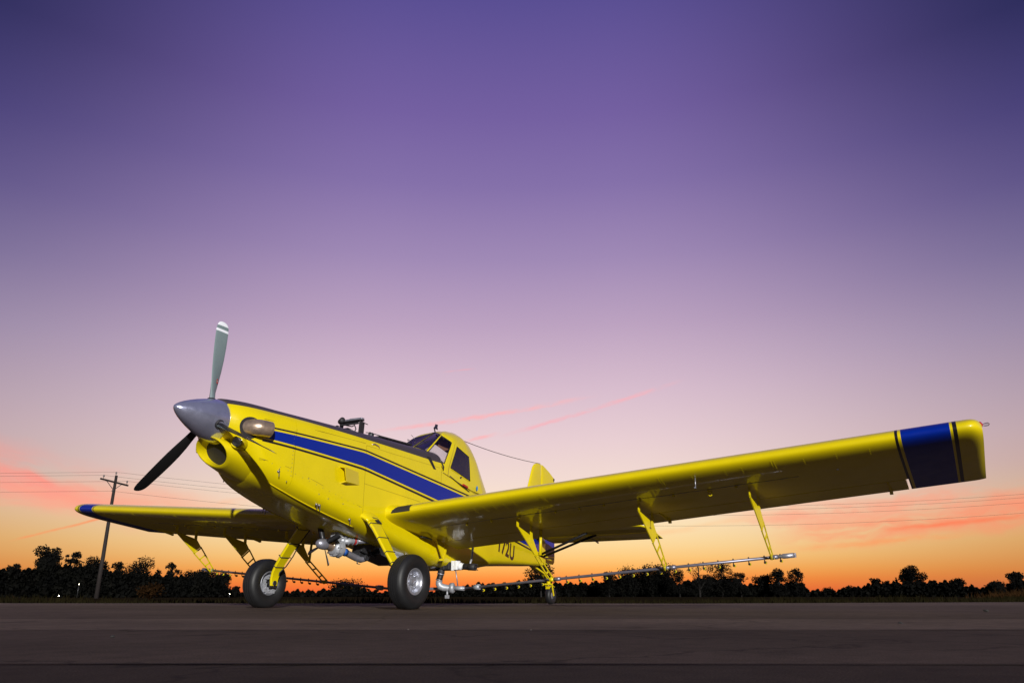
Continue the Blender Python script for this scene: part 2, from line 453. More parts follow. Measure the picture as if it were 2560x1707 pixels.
# tar-filled seams between the lanes
for i, (f0, f1, mt) in enumerate(lanes):
    if f1 is None or f1 < 0: continue
    q = MB(); a = []; b = []
    for k in range(121):
        r = -36+.6*k; wd = .010+.006*sin(r*2.3+i)+.004*sin(r*7.7+3*i); j = .006*sin(r*1.7+i+1)+.004*sin(r*5.1+2*(i+1))+.008*sin(r*3.1)
        a.append(fr(f1-wd+j, r, .003)); b.append(fr(f1+wd+j, r, .003))
    q.add(a+b, [(k, k+1, 121+k+1, 121+k) for k in range(120)]); q.build('tar_seam', 'tar', apron, fix=False)
# loose stones on the apron
random.seed(11)
def stone(p, r, mt, label):
    bm = bmesh.new(); bmesh.ops.create_icosphere(bm, subdivisions=1, radius=r)
    for v in bm.verts: v.co *= random.uniform(0.7, 1.2); v.co.z *= 0.55
    me = bpy.data.meshes.new('pebble'); bm.to_mesh(me); bm.free(); me.materials.append(MATS[mt])
    o = bpy.data.objects.new('pebble', me); COL.objects.link(o); o.location = (p[0], p[1], r*0.35); return tag(o, label, 'pebble', 'loose stones on the apron')
stone(fr(3.5, -1.72), 0.012, 'stone', 'small dark pebble on the bare asphalt at left foreground')
stone(fr(5.2, 2.5), 0.016, 'stone', 'dark flat pebble on the asphalt below the spray boom end')
stone(fr(9.0, 5.3), 0.035, 'stone', 'dark scrap lying far right on the asphalt')
stone(fr(4.25, 0.1), 0.004, 'pale_stone', 'tiny pale pebble on the seam in front of the near wheel')
stone(fr(4.3, -0.55), 0.0035, 'pale_stone', 'tiny pale pebble on the seam left of the near wheel')

# ------------------------------------------------------------------ the airplane
PL = empty('crop_duster_airplane')
tag(PL, 'yellow agricultural spray airplane with blue stripe, parked on the asphalt', 'airplane')

# ---- fuselage
#        x      w     zt     zb    rty   rtz   rby   rbz
FUS = [(2.27, .275, 2.475, 1.935, .275, .27, .275, .27),
       (2.17, .345, 2.486, 1.895, .345, .30, .32, .29),
       (2.02, .405, 2.488, 1.745, .38, .30, .34, .32),
       (1.80, .455, 2.482, 1.530, .40, .30, .34, .25),
       (1.40, .505, 2.466, 1.375, .42, .26, .33, .19),
       (0.80, .535, 2.456, 1.200, .42, .24, .32, .17),
       (0.20, .548, 2.452, 1.055, .42, .24, .31, .17),
       (-.60, .550, 2.450, .865, .42, .24, .30, .17),
       (-1.75, .550, 2.445, .600, .42, .24, .28, .17)]
REAR = [(-1.75, .550, 2.16, .600, .20, .12, .28, .17),
        (-2.40, .543, 2.08, .560, .22, .16, .26, .16),
        (-3.00, .520, 2.03, .600, .30, .30, .24, .14),
        (-3.60, .465, 1.98, .665, .36, .40, .20, .12),
        (-4.60, .340, 1.74, .705, .28, .36, .14, .09),
        (-5.60, .210, 1.52, .735, .17, .30, .09, .06),
        (-6.15, .135, 1.43, .755, .11, .25, .06, .05)]
def fsec(tab, x, off=0.0):
    w, zt, zb, rty, rtz, rby, rbz = hermite(tab, x)
    w += off; zt += off; zb -= off
    hp = []
    N = 9
    for k in range(4): hp.append((w-rby)*k/4); 
    L = [(y, zb) for y in hp]
    L += [(w-rby+rby*sin(a), zb+rbz-rbz*cos(a)) for a in [k*pi/2/N for k in range(N+1)]]
    z0, z1 = zb+rbz, zt-rtz
    if z1 < z0: z0 = z1 = (z0+z1)/2
    L += [(w, z0+(z1-z0)*k/5) for k in range(1, 5)]
    L += [(w-rty+rty*cos(a), zt-rtz+rtz*sin(a)) for a in [k*pi/2/N for k in range(N+1)]]
    L += [((w-rty)*(1-k/4), zt) for k in range(1, 5)]
    R = [(-y, z) for y, z in L[::-1]][1:-1]
    return [(x, y, z) for y, z in L+R]
def xs_of(a, b, n): return [a+(b-a)*k/(n-1) for k in range(n)]
def half_w(x): return hermite(FUS if x > -1.75 else REAR, x)[0]
q = MB(); q.loft([fsec(FUS, x) for x in xs_of(2.27, 1.42, 22)], cap=(True, False))
cowl = q.build('engine_cowling', 'fuselage_paint', PL, autosmooth=radians(50))
q = MB(); q.loft([fsec(FUS, x) for x in xs_of(1.414, -1.75, 40)], cap=(True, True))
body = q.build('fuselage', 'fuselage_paint', PL, autosmooth=radians(50))
q = MB(); q.loft([fsec(REAR, x) for x in xs_of(-1.756, -6.15, 44)], cap=(True, True))
tailb = q.build('tail_cone', 'yellow_paint', PL, autosmooth=radians(50))

# ---- painted stripes along the side (thin film just proud of the skin)
def zlin(tab, x):
    for (x0, z0), (x1, z1) in zip(tab, tab[1:]):
        if x1 <= x <= x0: return z0+(z1-z0)*(x-x0)/(x1-x0)
    return tab[-1][1]
ST = [(2.0, 2.125), (0.12, 2.088), (-2.27, 1.775), (-3.2, 1.66), (-5.1, 1.40), (-6.15, 1.27)]
SB = [(2.0, 2.025), (0.12, 1.895), (-1.59, 1.625), (-3.6, 1.315), (-6.15, 0.955)]
def film(name, x0, x1, lo, hi, mt, parent, side, n=40, off=0.0025):
    q = MB(); a = []
    for x in xs_of(x0, x1, n):
        if -1.7565 < x < -1.7495: continue
        y = (half_w(x)+off)*side; l, h = lo(x), hi(x)
        a.append([(x, y, l+(h-l)*k/3) for k in range(4)])
    q.loft(a, closed=False)
    return q.build(name, mt, parent, fix=False)
for side in (1, -1):
    pw = lambda x: 0.020+0.006*max(0.0, min(1.0, (0.9-x)/2.5))
    gp = lambda x: 0.024+0.004*max(0.0, min(1.0, (0.9-x)/2.5))
    film('blue_stripe', 1.86, -5.9, lambda x: zlin(SB, x), lambda x: zlin(ST, x), 'blue_paint', PL, side, 70)
    film('black_pinstripe', 1.86, -4.2, lambda x: zlin(ST, x)+gp(x), lambda x: zlin(ST, x)+gp(x)+pw(x), 'black_paint', PL, side, 70)
    film('black_pinstripe', 1.90, -6.1, lambda x: zlin(SB, x)-gp(x)-pw(x)*1.3, lambda x: zlin(SB, x)-gp(x), 'black_paint', PL, side, 70)
    # dark tail of the anti-glare panel in front of the door
    q = MB(); y = half_w(-1.5)+0.003
    q.add([(-1.34, y*side, 2.262), (-1.44, y*side, 2.262), (-1.60, y*side, 2.085), (-1.53, y*side, 2.085)], [(0, 1, 2, 3)])
    q.build('walk_strip', 'matte_black', PL, fix=False)

# ---- panel seams: thin recessed-looking dark strips and fasteners on the near side
def seam(pts, w=0.004, side=1):
    q = MB(); P = [V((x, (half_w(x)+0.0018)*side, z)) for x, z in pts]
    for a, b in zip(P, P[1:]):
        d = (b-a).normalized(); nrm = d.cross(V((0, 1, 0))).normalized()*w/2
        q.add([a-nrm, b-nrm, b+nrm, a+nrm], [(0, 1, 2, 3)])
    return q.build('panel_seam', 'seam', PL, fix=False)
mat('seam', (0.22, 0.15, 0.01), 0.6)
for side in (1, -1):
    seam([(0.10, 1.24), (0.10, 2.20)], 0.005, side)
    seam([(1.41, 1.58), (1.41, 2.20)], 0.005, side)
    seam([(0.10, 1.66), (-0.55, 1.60), (-1.2, 1.54)], 0.004, side)
    seam([(1.92, 1.76), (1.5, 1.70), (1.0, 1.57), (0.13, 1.33)], 0.004, side)
    seam([(1.90, 2.245), (1.0, 2.24), (0.12, 2.225)], 0.004, side)
    seam([(0.10, 2.20), (-0.5, 2.17), (-1.7, 2.13)], 0.003, side)
    seam([(-1.75, 1.2), (-1.75, 2.12)], 0.006, side)
q = MB()
random.seed(3)
def dot(q, p, n, r):
    p, n = V(p), V(n).normalized(); u = n.orthogonal().normalized(); w = n.cross(u)
    ring = [p+(u*cos(k*pi/3)+w*sin(k*pi/3))*r for k in range(6)]
    q.add(ring+[p+n*r*0.8], [(k, (k+1) % 6, 6) for k in range(6)], 0, True)
for side in (1, -1):
    for k in range(12): x = 1.44+0.0; dot(q, (x, (half_w(x)+0.001)*side, 1.60+k*0.052), (0, side, 0), 0.006)
    for k in range(15): x = 1.85-k*0.12; dot(q, (x, (half_w(x)+0.001)*side, 1.745-0.245*(1.85-x)), (0, side, 0), 0.005)
    for x, z in ((1.62, 1.66), (0.95, 1.42), (0.78, 1.38), (0.5, 1.34), (1.5, 1.52), (1.15, 1.60)): dot(q, (x, (half_w(x)+0.001)*side, z), (0, side, 0), 0.009)
tag(q.build('fasteners', 'bolt', PL, fix=False), kind='stuff')

# ---- spinner and propeller (feathered)
TH = 0.111
fwd = V((cos(TH), 0, sin(TH))); upv = V((-sin(TH), 0, cos(TH))); lef = V((0, 1, 0))
TIP = V((2.868, 0, 2.258)); HUB = TIP-fwd*0.50
q = MB()
prof = [(0.0, 0.0), (-0.004, 0.014), (-0.012, 0.027), (-0.03, 0.046), (-0.06, 0.070), (-0.11, 0.102), (-0.18, 0.138), (-0.26, 0.174), (-0.35, 0.208), (-0.44, 0.236), (-0.52, 0.255), (-0.58, 0.264), (-0.615, 0.266), (-0.615, 0.20)]
q.lathe(prof, TIP, fwd, 48)
spin = q.build('spinner', 'spinner_metal', PL, autosmooth=radians(50))
q = MB()
for k in range(36):
    a = 2*pi*k/36; dr = upv*cos(a)+lef*sin(a)
    dot(q, TIP-fwd*0.598+dr*0.2655, dr, 0.0055)
tag(q.build('screws', 'aluminium', spin, fix=False), kind='stuff')
PHI = -0.119
#       r     chord  thick  twist  shift of mid-chord aft
BL = [(.17, .090, .085, 20, .00), (.26, .092, .075, 20, .00), (.36, .104, .052, 17, .004), (.50, .134, .036, 12, .010), (.66, .160, .028, 7, .014), (.82, .174, .023, 2, .016), (1.0, .180, .019, -3, .016),
      (1.14, .178, .016, -6, .015), (1.20, .176, .015, -7, .015), (1.235, .172, .0145, -7.5, .015), (1.255, .168, .014, -8, .015), (1.285, .156, .013, -8.5, .015), (1.31, .136, .012, -9, .014), (1.33, .104, .010, -9, .012), (1.342, .060, .007, -9, .010), (1.345, .02, .004, -9, .01)]
for k in range(3):
    a = PHI+k*2*pi/3
    rad = upv*cos(a)+lef*sin(a); nor = lef*cos(a)-upv*sin(a)
    secs = []
    for r, ch, tk, tw, sh in BL:
        t = radians(tw); cdir = fwd*cos(t)+nor*sin(t); ndir = nor*cos(t)-fwd*sin(t)
        c0 = HUB+rad*r-fwd*sh
        pts = []
        for j in range(16):
            b = 2*pi*j/16
            sx = cos(b); sy = sin(b)
            fl = sy*(1.0 if sy > 0 else 0.55)
            pts.append(c0+cdir*(ch/2*sx)+ndir*(tk/2*fl*(0.75+0.25*sx if r > 0.3 else 1)))
        secs.append(pts)
    def mif(i, j):
        grey = 0 <= j < 8
        if not grey: return 2
        r = (BL[i][0]+BL[i+1][0])/2
        return 1 if (1.20 <= r < 1.235 or r > 1.27) else 0
    q = MB(); q.loft(secs, cap=(True, True), mif=mif)
    bl = q.build('propeller_blade', ['blade_grey', 'blade_white', 'blade_black'], PL, autosmooth=radians(60))
    q = MB(); q.lathe([(0.0, 0.055), (0.03, 0.060), (0.045, 0.058), (0.055, 0.050)], HUB+rad*0.205, rad, 20)
    q.build('blade_collar', 'matte_black', bl)
    # maker's badge
    r = 0.505; t = radians(12); cdir = fwd*cos(t)+nor*sin(t); ndir = nor*cos(t)-fwd*sin(t)
    q = MB(); c0 = HUB+rad*r-fwd*0.026+ndir*0.0205
    q.add([c0+rad*0.034*cos(b)+cdir*0.014*sin(b) for b in [2*pi*j/14 for j in range(14)]], [tuple(range(14))], 0)
    q.add([c0+ndir*0.001+rad*0.010*cos(b)+cdir*0.013*sin(b) for b in [2*pi*j/14 for j in range(14)]], [tuple(range(14))], 1)
    q.build('badge', ['red_paint', 'pale_stone'], bl, fix=False)

# ---- chin air intake
q = MB(); n = 28
def chin(x, cz, hy, hz, rk): return [(x+rk*(hz*cos(b)), hy*sin(b), cz+hz*cos(b)) for b in [2*pi*k/n for k in range(n)]]
outer = [(1.20, 1.60, .36, .24, 0), (1.50, 1.66, .37, .235, .1), (1.78, 1.72, .35, .225, .3), (2.00, 1.765, .325, .21, .5), (2.14, 1.795, .298, .195, .66), (2.235, 1.812, .272, .178, .74), (2.272, 1.818, .252, .165, .76)]
inner = [(2.268, 1.819, .238, .152, .76), (2.23, 1.82, .228, .142, .74), (2.19, 1.82, .224, .140, .72), (2.15, 1.82, .220, .138, .70)]
q.loft([chin(*r) for r in outer+inner], cap=(False, False))
q.add(chin(*inner[-1]), [tuple(range(n))], 1)  # black end cap paints in the shade inside the yellow duct
chinO = q.build('chin_intake', ['yellow_paint', 'matte_black'], PL, autosmooth=radians(60))

# ---- exhaust stacks and landing lights on both cowl sides
for side in (1, -1):
    q = MB(); c0 = V((2.055, 0.375*side, 2.115))
    path = [c0+V((.03, -.05*side, 0)), c0+V((.0, .02*side, .0)), c0+V((-.02, .075*side, -.003)), c0+V((-.055, .115*side, -.006)), c0+V((-.10, .138*side, -.008)), c0+V((-.145, .148*side, -.010)), c0+V((-.18, .154*side, -.012))]
    R = [.096, .098, .100, .100, .099, .098, .098]
    q.tube(path, R, 26, cap=False)
    q.tube([path[-1], path[-2], path[-3]], [.094, .094, .093], 26, cap=False)
    q.lathe([(0, .094), (0, .098)], path[-1], path[-1]-path[-2], 26)
    ex = q.build('exhaust_stack', 'exhaust_metal', PL, fix=False)
    q = MB()
    nn = V((0.22, side, 0)).normalized(); ux = V((nn.y, -nn.x, 0))*1.0
    ring = [V((2.060, (half_w(2.060)+.006)*side, 2.112))+ux*(.150*cos(b))+V((0, 0, 1))*(.130*sin(b)) for b in [2*pi*k/28 for k in range(28)]]
    q.add(ring, [tuple(range(28))])
    q.build('exhaust_opening', 'matte_black', ex, fix=False)
    # landing light
    lc = V((2.205, 0.350*side, 1.915)); ld = V((0.86, 0.5*side, -0.05)).normalized()
    q = MB(); q.lathe([(-.14, .085), (-.05, .082), (.0, .074), (.012, .066), (.006, .058), (-.004, .055)], lc, ld, 28)
    lt = q.build('landing_light', 'yellow_paint', PL)
    q = MB(); q.lathe([(-.045, .006), (-.042, .018), (-.03, .036), (-.012, .05), (-.003, .0555)], lc, ld, 24)
    q.lathe([(-.045, .0), (-.02, .008), (-.015, .0)], lc, ld, 10)
    q.build('reflector', 'lamp_reflector', lt)
    q = MB(); q.lathe([(.004, .0), (.003, .03), (-.002, .0555)], lc, ld, 24)
    q.build('lens', 'lens_glass', lt)
    # side air scoop
    q = MB(); w0 = half_w(.5)
    A = [(0.70, 1.825), (0.66, 1.615), (0.20, 1.625), (0.22, 1.805)]
    y0 = (w0-0.004)*side; y1 = (w0+0.095)*side; y2 = (w0+.004)*side
    fx = 0.585
    P = [(fx+.03, y0, 1.83), (fx-.01, y0, 1.605), (0.20, y0, 1.612), (0.235, y0, 1.812), (fx+.025, y1, 1.815), (fx-.015, y1, 1.625), (0.20, y2, 1.625), (0.235, y2, 1.80)]
    q.add(P, [(4, 5, 6, 7), (0, 4, 7, 3), (1, 2, 6, 5), (2, 3, 7, 6)])
    ins = 0.012
    Pi = [(p[0]-0.002, p[1]-(ins*side if i >= 4 else 0), p[2]+(-ins if i in (0, 3, 4, 7) else ins)) for i, p in enumerate(P)]
    q.add(Pi, [(4, 7, 6, 5), (0, 3, 7, 4), (1, 5, 6, 2)], 1)
    q.add([P[0], P[4], Pi[4], Pi[0]], [(0, 1, 2, 3)]); q.add([P[4], P[5], Pi[5], Pi[4]], [(0, 1, 2, 3)]); q.add([P[5], P[1], Pi[1], Pi[5]], [(0, 1, 2, 3)])
    q.build('air_scoop', ['yellow_paint', 'yellow_metal'], PL, fix=False)
    q = MB(); xx = half_w(.65)+.002
    q.add([(fx+.115, xx*side, 1.845), (fx+.075, xx*side, 1.605), (fx-.008, xx*side, 1.610), (fx+.03, xx*side, 1.83)], [(0, 1, 2, 3)]); q.build('scoop_flange', 'yellow_metal', PL, fix=False)
    # latches / drains
    for x, z in ((1.63, 1.60), (0.93, 1.265), (0.88, 1.258), (0.30, 1.125)):
        yy = half_w(x)-0.0 if z > 1.4 else half_w(x)-0.05
        q = MB(); q.lathe([(-.01, .016), (.01, .016), (.012, .0)], (x, yy*side, z+.03), (0, side, 0), 10)
        q.bar((x, (yy+.012)*side, z+.03), (x+.006, (yy+.02)*side, z-.035), .010, .006, (0, 1, 0)); q.build('latch', 'bolt', PL)
    # grab handle on the deck edge
    q = MB(); y = .512*side
    q.tube([(-.02, y, 2.205), (-.03, y+.035*side, 2.235), (-.07, y+.04*side, 2.245), (-.16, y+.04*side, 2.225), (-.20, y+.02*side, 2.185)], .011, 8); q.build('grab_handle', 'exhaust_metal', PL)
# exterior bottom rail
for side in (1, -1):
    q = MB(); P = []
    for x in xs_of(1.86, 0.12, 24):
        w, zt, zb, a1, a2, rby, rbz = hermite(FUS, x); an = radians(36)
        P.append((x, (w-rby+rby*sin(an)+.003)*side, zb+rbz-rbz*cos(an)-.004))
    q.tube(P, .007, 6); q.build('cowl_hinge', 'yellow_metal', PL)

# ---- cabin: smooth grid of control points, windows are cells of the grid
def cr(p0, p1, p2, p3, t):
    return p1+0.5*t*((p2-p0)+t*((2*p0-5*p1+4*p2-p3)+t*(3*(p1-p2)+p3-p0)))
# columns from the windshield centre round the left side to the rear centre; rows from skirt to ridge
CG = [
 [(-1.40, .00, 2.36), (-1.66, .00, 2.500), (-2.30, .00, 2.872), (-2.48, .00, 2.918), (-2.66, .00, 2.935)],
 [(-1.34, .41, 2.26), (-1.53, .385, 2.372), (-2.08, .290, 2.762), (-2.30, .190, 2.872), (-2.66, .06, 2.933)],
 [(-1.76, .535, 2.05), (-1.90, .503, 2.205), (-2.265, .395, 2.655), (-2.44, .270, 2.830), (-2.68, .08, 2.932)],
 [(-1.96, .545, 2.02), (-2.06, .512, 2.165), (-2.385, .415, 2.605), (-2.53, .290, 2.815), (-2.72, .09, 2.930)],
 [(-2.62, .545, 1.88), (-2.66, .515, 2.02), (-2.73, .430, 2.480), (-2.76, .300, 2.775), (-2.80, .09, 2.925)],
 [(-3.08, .520, 1.84), (-3.06, .495, 1.98), (-3.02, .400, 2.420), (-2.98, .260, 2.720), (-2.90, .08, 2.905)],
 [(-3.42, .420, 1.80), (-3.36, .370, 2.02), (-3.22, .270, 2.460), (-3.10, .170, 2.720), (-2.93, .05, 2.895)],
 [(-3.78, .000, 1.78), (-3.62, .000, 2.06), (-3.36, .000, 2.520), (-3.16, .000, 2.760), (-2.95, .00, 2.893)],
]
CG = [[V(p) for p in c] for c in CG]
def full_cols():
    L = CG[:]
    Rr = [[V((p.x, -p.y, p.z)) for p in c] for c in CG[1:-1]]
    return L + Rr[::-1]          # closed loop: left columns then right ones
CC = full_cols(); NCOL = len(CC); SU, SV = 12, 12
def cab(i, u, j, v):
    """surface point in column cell i (u 0..1) and row cell j (v 0..1)"""
    row = []
    sharp = True
    for jj in (j-1, j, j+1, j+2):
        jc = max(0, min(4, jj))
        a, b, c, d = (CC[(i+k) % NCOL][jc] for k in (-1, 0, 1, 2))
        row.append(cr(a, b, c, d, u)*0.45+(b*(1-u)+c*u)*0.55)
    return cr(*row, v)*0.8+(row[1]*(1-v)+row[2]*v)*0.2
WIN = {0: (1, .05, .95, .07, .97), 1: (1, .07, .96, .05, .96), 3: (1, .0, 1.0, .05, .97)}
WIN.update({NCOL-1: (1, .05, .95, .07, .97), NCOL-2: (1, .04, .93, .05, .96), NCOL-4: (1, .0, 1.0, .05, .97)})
frame = MB(); panes = {}
for i in range(NCOL):
    for j in range(4):
        us = [k/SU for k in range(SU+1)]; vv = [k/SV for k in range(SV+1)]
        if i in WIN and j == 1:
            _, u0, u1, v0, v1 = WIN[i]
            us = sorted(set([0, u0, u1, 1]+[u0+(u1-u0)*k/10 for k in range(1, 10)])); vv = sorted(set([0, v0, v1, 1]+[v0+(v1-v0)*k/10 for k in range(1, 10)]))
        for a, b in zip(us, us[1:]):
            for c, d in zip(vv, vv[1:]):
                quad = [cab(i, a, j, c), cab(i, b, j, c), cab(i, b, j, d), cab(i, a, j, d)]
                if i in WIN and j == 1:
                    _, u0, u1, v0, v1 = WIN[i]
                    if u0-1e-6 <= a and b <= u1+1e-6 and v0-1e-6 <= c and d <= v1+1e-6:
                        panes.setdefault(i, MB()).add(quad, [(0, 1, 2, 3)], 0, True); continue
                frame.add(quad, [(0, 1, 2, 3)], 0, True)
cabo = frame.build('cabin', 'yellow_paint', PL)
sd = cabo.modifiers.new('thick', 'SOLIDIFY'); sd.thickness = 0.022; sd.offset = -1
for i, pm in panes.items():
    nm = 'windshield_pane' if i in (0, 1, NCOL-1, NCOL-2) else 'door_window'
    po = pm.build(nm, 'glass', PL)
    # rubber seal round the pane
    _, u0, u1, v0, v1 = WIN[i]; q = MB()
    loop = [cab(i, u0+(u1-u0)*k/8, 1, v0) for k in range(9)]+[cab(i, u1, 1, v0+(v1-v0)*k/8) for k in range(1, 9)]+[cab(i, u1-(u1-u0)*k/8, 1, v1) for k in range(1, 9)]+[cab(i, u0, 1, v1-(v1-v0)*k/8) for k in range(1, 8)]
    q.tube(loop+[loop[0]], .006, 6, cap=False)
    q.build('seal', 'rubber', po)
# door seams, hinge line, handle, markings
for side in (1, -1):
    q = MB()
    P = [V((-1.93, .556*side, 2.02)), V((-1.99, .525*side, 2.15)), V((-2.33, .408*side, 2.63))]
    q.tube(P, .004, 5)
    P = [V((-1.80, .5545*side, 2.065)), V((-2.10, .553*side, 1.99)), V((-2.62, .552*side, 1.875)), V((-2.86, .546*side, 1.83))]
    q.tube(P, .0045, 5); q.build('door_seam', 'seam', PL)
    q = MB(); q.tube([(-1.98, .56*side, 2.035), (-2.3, .562*side, 1.925), (-2.58, .556*side, 1.845)], .006, 6); q.build('door_stay', 'dark_metal', PL)
    q = MB(); q.bar((-2.36, .572*side, 1.935), (-2.50, .570*side, 1.905), .022, .030); q.bar((-2.36, .560*side, 1.935), (-2.36, .572*side, 1.935), .02, .02); q.build('door_handle', 'red_paint', PL)
    q = MB(); q.lathe([(-.01, .012), (.012, .012), (.014, 0)], (-2.33, .545*side, 2.055), (0, side, 0.1), 10); q.build('door_lock', 'matte_black', PL)
    q = MB(); c0 = V((-2.82, .556*side, 1.93)); q.add([c0+V((.028*cos(b), .0, .042*sin(b))) for b in [2*pi*k/18 for k in range(18)]], [tuple(range(18))]); q.build('round_decal', 'decal_blue', PL, fix=False)
    q = MB(); q.tube([(-1.70, .50*side, 2.28), (-1.73, .555*side, 2.235), (-1.79, .565*side, 2.15), (-1.80, .555*side, 2.10)], [.016, .014, .012, .006], 8); q.build('wiper_arm', 'dark_metal', PL)
# pale sun shade laid inside the lower glass
q = MB()
for i, ua, ub, va, vb in ((0, .25, .97, .12, .50), (1, .06, .95, .10, .52), (NCOL-1, .03, .75, .12, .50)):
    gr = [[cab(i, ua+(ub-ua)*a/6, 1, va+(vb-va)*b/4) for b in range(5)] for a in range(7)]
    cen = V((-2.3, 0, 2.35)); gr = [[p+(cen-p).normalized()*.035 for p in row] for row in gr]
    q.loft(gr, closed=False)
q.build('sun_shade', 'shade_fabric', PL, fix=False)
# cockpit interior
q = MB(); q.box((-2.3, 0, 2.04), (1.2, .96, .03)); q.box((-1.82, 0, 2.20), (.06, .80, .30)); q.build('instrument_panel', 'cockpit_dark', PL, bevel=.01)
q = MB(); q.box((-2.88, 0, 2.14), (.10, .42, .44), Matrix.Rotation(radians(-12), 3, 'Y')); q.box((-2.62, 0, 2.06), (.42, .46, .10)); so_ = q.build('pilot_seat', 'seat_red', PL, bevel=.03)
q = MB(); q.box((-2.92, 0, 2.44), (.07, .22, .12)); q.build('headrest', 'cockpit_dark', so_, bevel=.03)
q = MB(); q.prism([(-2.22, -.02, 2.66), (-2.30, .26, 2.70), (-2.42, .24, 2.57), (-2.36, -.02, 2.52)], .012, (1, 0, .6)); q.build('sun_visor', 'visor_tan', PL)
q = MB(); q.tube([(-3.0, .30, 2.0), (-2.98, .29, 2.4), (-2.92, .2, 2.72), (-2.90, 0, 2.80), (-2.92, -.2, 2.72), (-2.98, -.29, 2.4), (-3.0, -.30, 2.0)], .022, 8); q.build('roll_bar', 'cockpit_dark', PL)
q = MB(); q.tube([(-2.2, .02, 2.05), (-2.2, .02, 2.30)], .014, 8); q.tube([(-2.2, .02, 2.30), (-2.24, .02, 2.40)], .02, 8); q.build('control_stick', 'cockpit_dark', PL)
# mirror bracket on top of the windshield, wires
q = MB(); q.tube([(-2.22, .06, 2.86), (-2.20, .05, 2.93), (-2.30, .03, 3.00)], .011, 6); q.bar((-2.30, .03, 3.005), (-2.16, .11, 2.90), .05, .012, (0, .4, 1)); q.tube([(-2.30, .03, 3.0), (-2.33, .03, 2.92)], .009, 6); q.build('roof_mirror', 'dark_metal', PL)
q = MB(); q.tube([(-1.72, -.08, 2.53), (-1.76, -.16, 2.64), (-1.86, -.25, 2.70), (-1.95, -.24, 2.68)], .005, 5); q.tube([(-2.0, -.2, 2.72), (-1.98, -.27, 2.80)], .004, 5); q.build('temperature_probe', 'bolt', PL)
q = MB(); q.tube([(-1.72, .03, 2.535), (-1.86, .10, 2.615), (-2.02, .16, 2.70)], [.010, .008, .007], 6); q.bar((-1.80, .16, 2.575), (-2.10, .22, 2.76), .012, .014); q.build('wiper_blade', 'matte_black', PL)
P0, P1 = V((-2.96, 0, 2.89)), V((-6.22, 0, 2.885)); q = MB(); q.tube([P0.lerp(P1, k/10)-V((0, 0, .05*4*(k/10)*(1-k/10))) for k in range(11)], .006, 5); q.build('antenna_wire', 'cable', PL)

# ---- hopper hardware on the deck
q = MB()
q.bar((-.17, .185, 2.415), (-.20, .170, 2.645), .105, .022, (0, 1, 0)); q.bar((-.14, -.20, 2.435), (-.16, -.19, 2.645), .075, .016, (0, 1, 0))
q.bar((-.18, .20, 2.660), (-.16, -.205, 2.655), .085, .020)
q.bar((-.13, .165, 2.610), (-.12, -.19, 2.610), .02, .03)
q.build('gate_frame', 'matte_black', PL, bevel=.004)
q = MB(); q.bar((-.20, .19, 2.685), (-.16, -.02, 2.680), .075, .03); q.bar((-.17, -.02, 2.680), (-.16, -.17, 2.675), .06, .028); q.build('actuator_cover', 'aluminium', PL, bevel=.006)
q = MB(); q.lathe([(-.05, .03), (-.05, .042), (.06, .042), (.06, .0)], (-.12, -.17, 2.675), (.5, .8, .1), 14); q.build('actuator_motor', 'matte_black', PL)
q = MB(); q.bar((-.10, -.21, 2.600), (-.10, -.27, 2.585), .05, .01); q.build('frame_foot', 'matte_black', PL)
q = MB(); q.bar((-.22, .20, 2.620), (-.235, .245, 2.600), .05, .01); q.build('frame_foot', 'matte_black', PL)
q = MB(); q.tube([(-.06, -.13, 2.475), (-.05, -.10, 2.525), (-.07, .02, 2.530), (-.10, .08, 2.495), (-.14, .10, 2.465)], .014, 7); q.tube([(-.15, -.10, 2.605), (-.15, .02, 2.575), (-.13, .09, 2.585), (-.13, .12, 2.525), (-.11, .11, 2.465)], .009, 6); q.tube([(-.10, -.14, 2.465), (-.1, .11, 2.475)], .02, 8); q.build('hydraulic_line', 'dark_metal', PL)
q = MB(); q.lathe([(0, .03), (.0, .045), (.06, .045), (.075, .03), (.075, 0)], (-.42, .17, 2.435), (0, 0, 1), 14); q.tube([(-.30, .17, 2.495), (-.42, .17, 2.510), (-.6, .17, 2.505), (-1.1, .16, 2.495)], .007, 6); q.tube([(-.36, .17, 2.445), (-.39, .175, 2.515)], .012, 6); q.build('lid_latch', 'dark_metal', PL)
q = MB(); q.box((-.98, .0, 2.480), (.80, .46, .026)); q.box((-.98, .0, 2.463), (.72, .40, .012))
for x in (-.62, -1.33): q.bar((x, .2, 2.450), (x, .2, 2.480), .03, .02, (1, 0, 0))
q.build('hopper_lid', 'matte_black', PL, bevel=.005)
q = MB(); q.lathe([(.0, .115), (.02, .112), (.045, .085), (.06, .04), (.063, 0)], (-1.47, .02, 2.440), (0, 0, 1), 22); q.build('fuel_cap', 'dark_metal', PL)
q = MB(); q.lathe([(0, .10), (.018, .09), (.026, .05), (.028, 0)], (.30, .0, 2.453), (0, 0, 1), 20); q.build('deck_vent', 'matte_black', PL)
q = MB(); q.tube([(.80, .08, 2.450), (.80, .08, 2.475)], .007, 6); q.build('deck_stud', 'matte_black', PL)

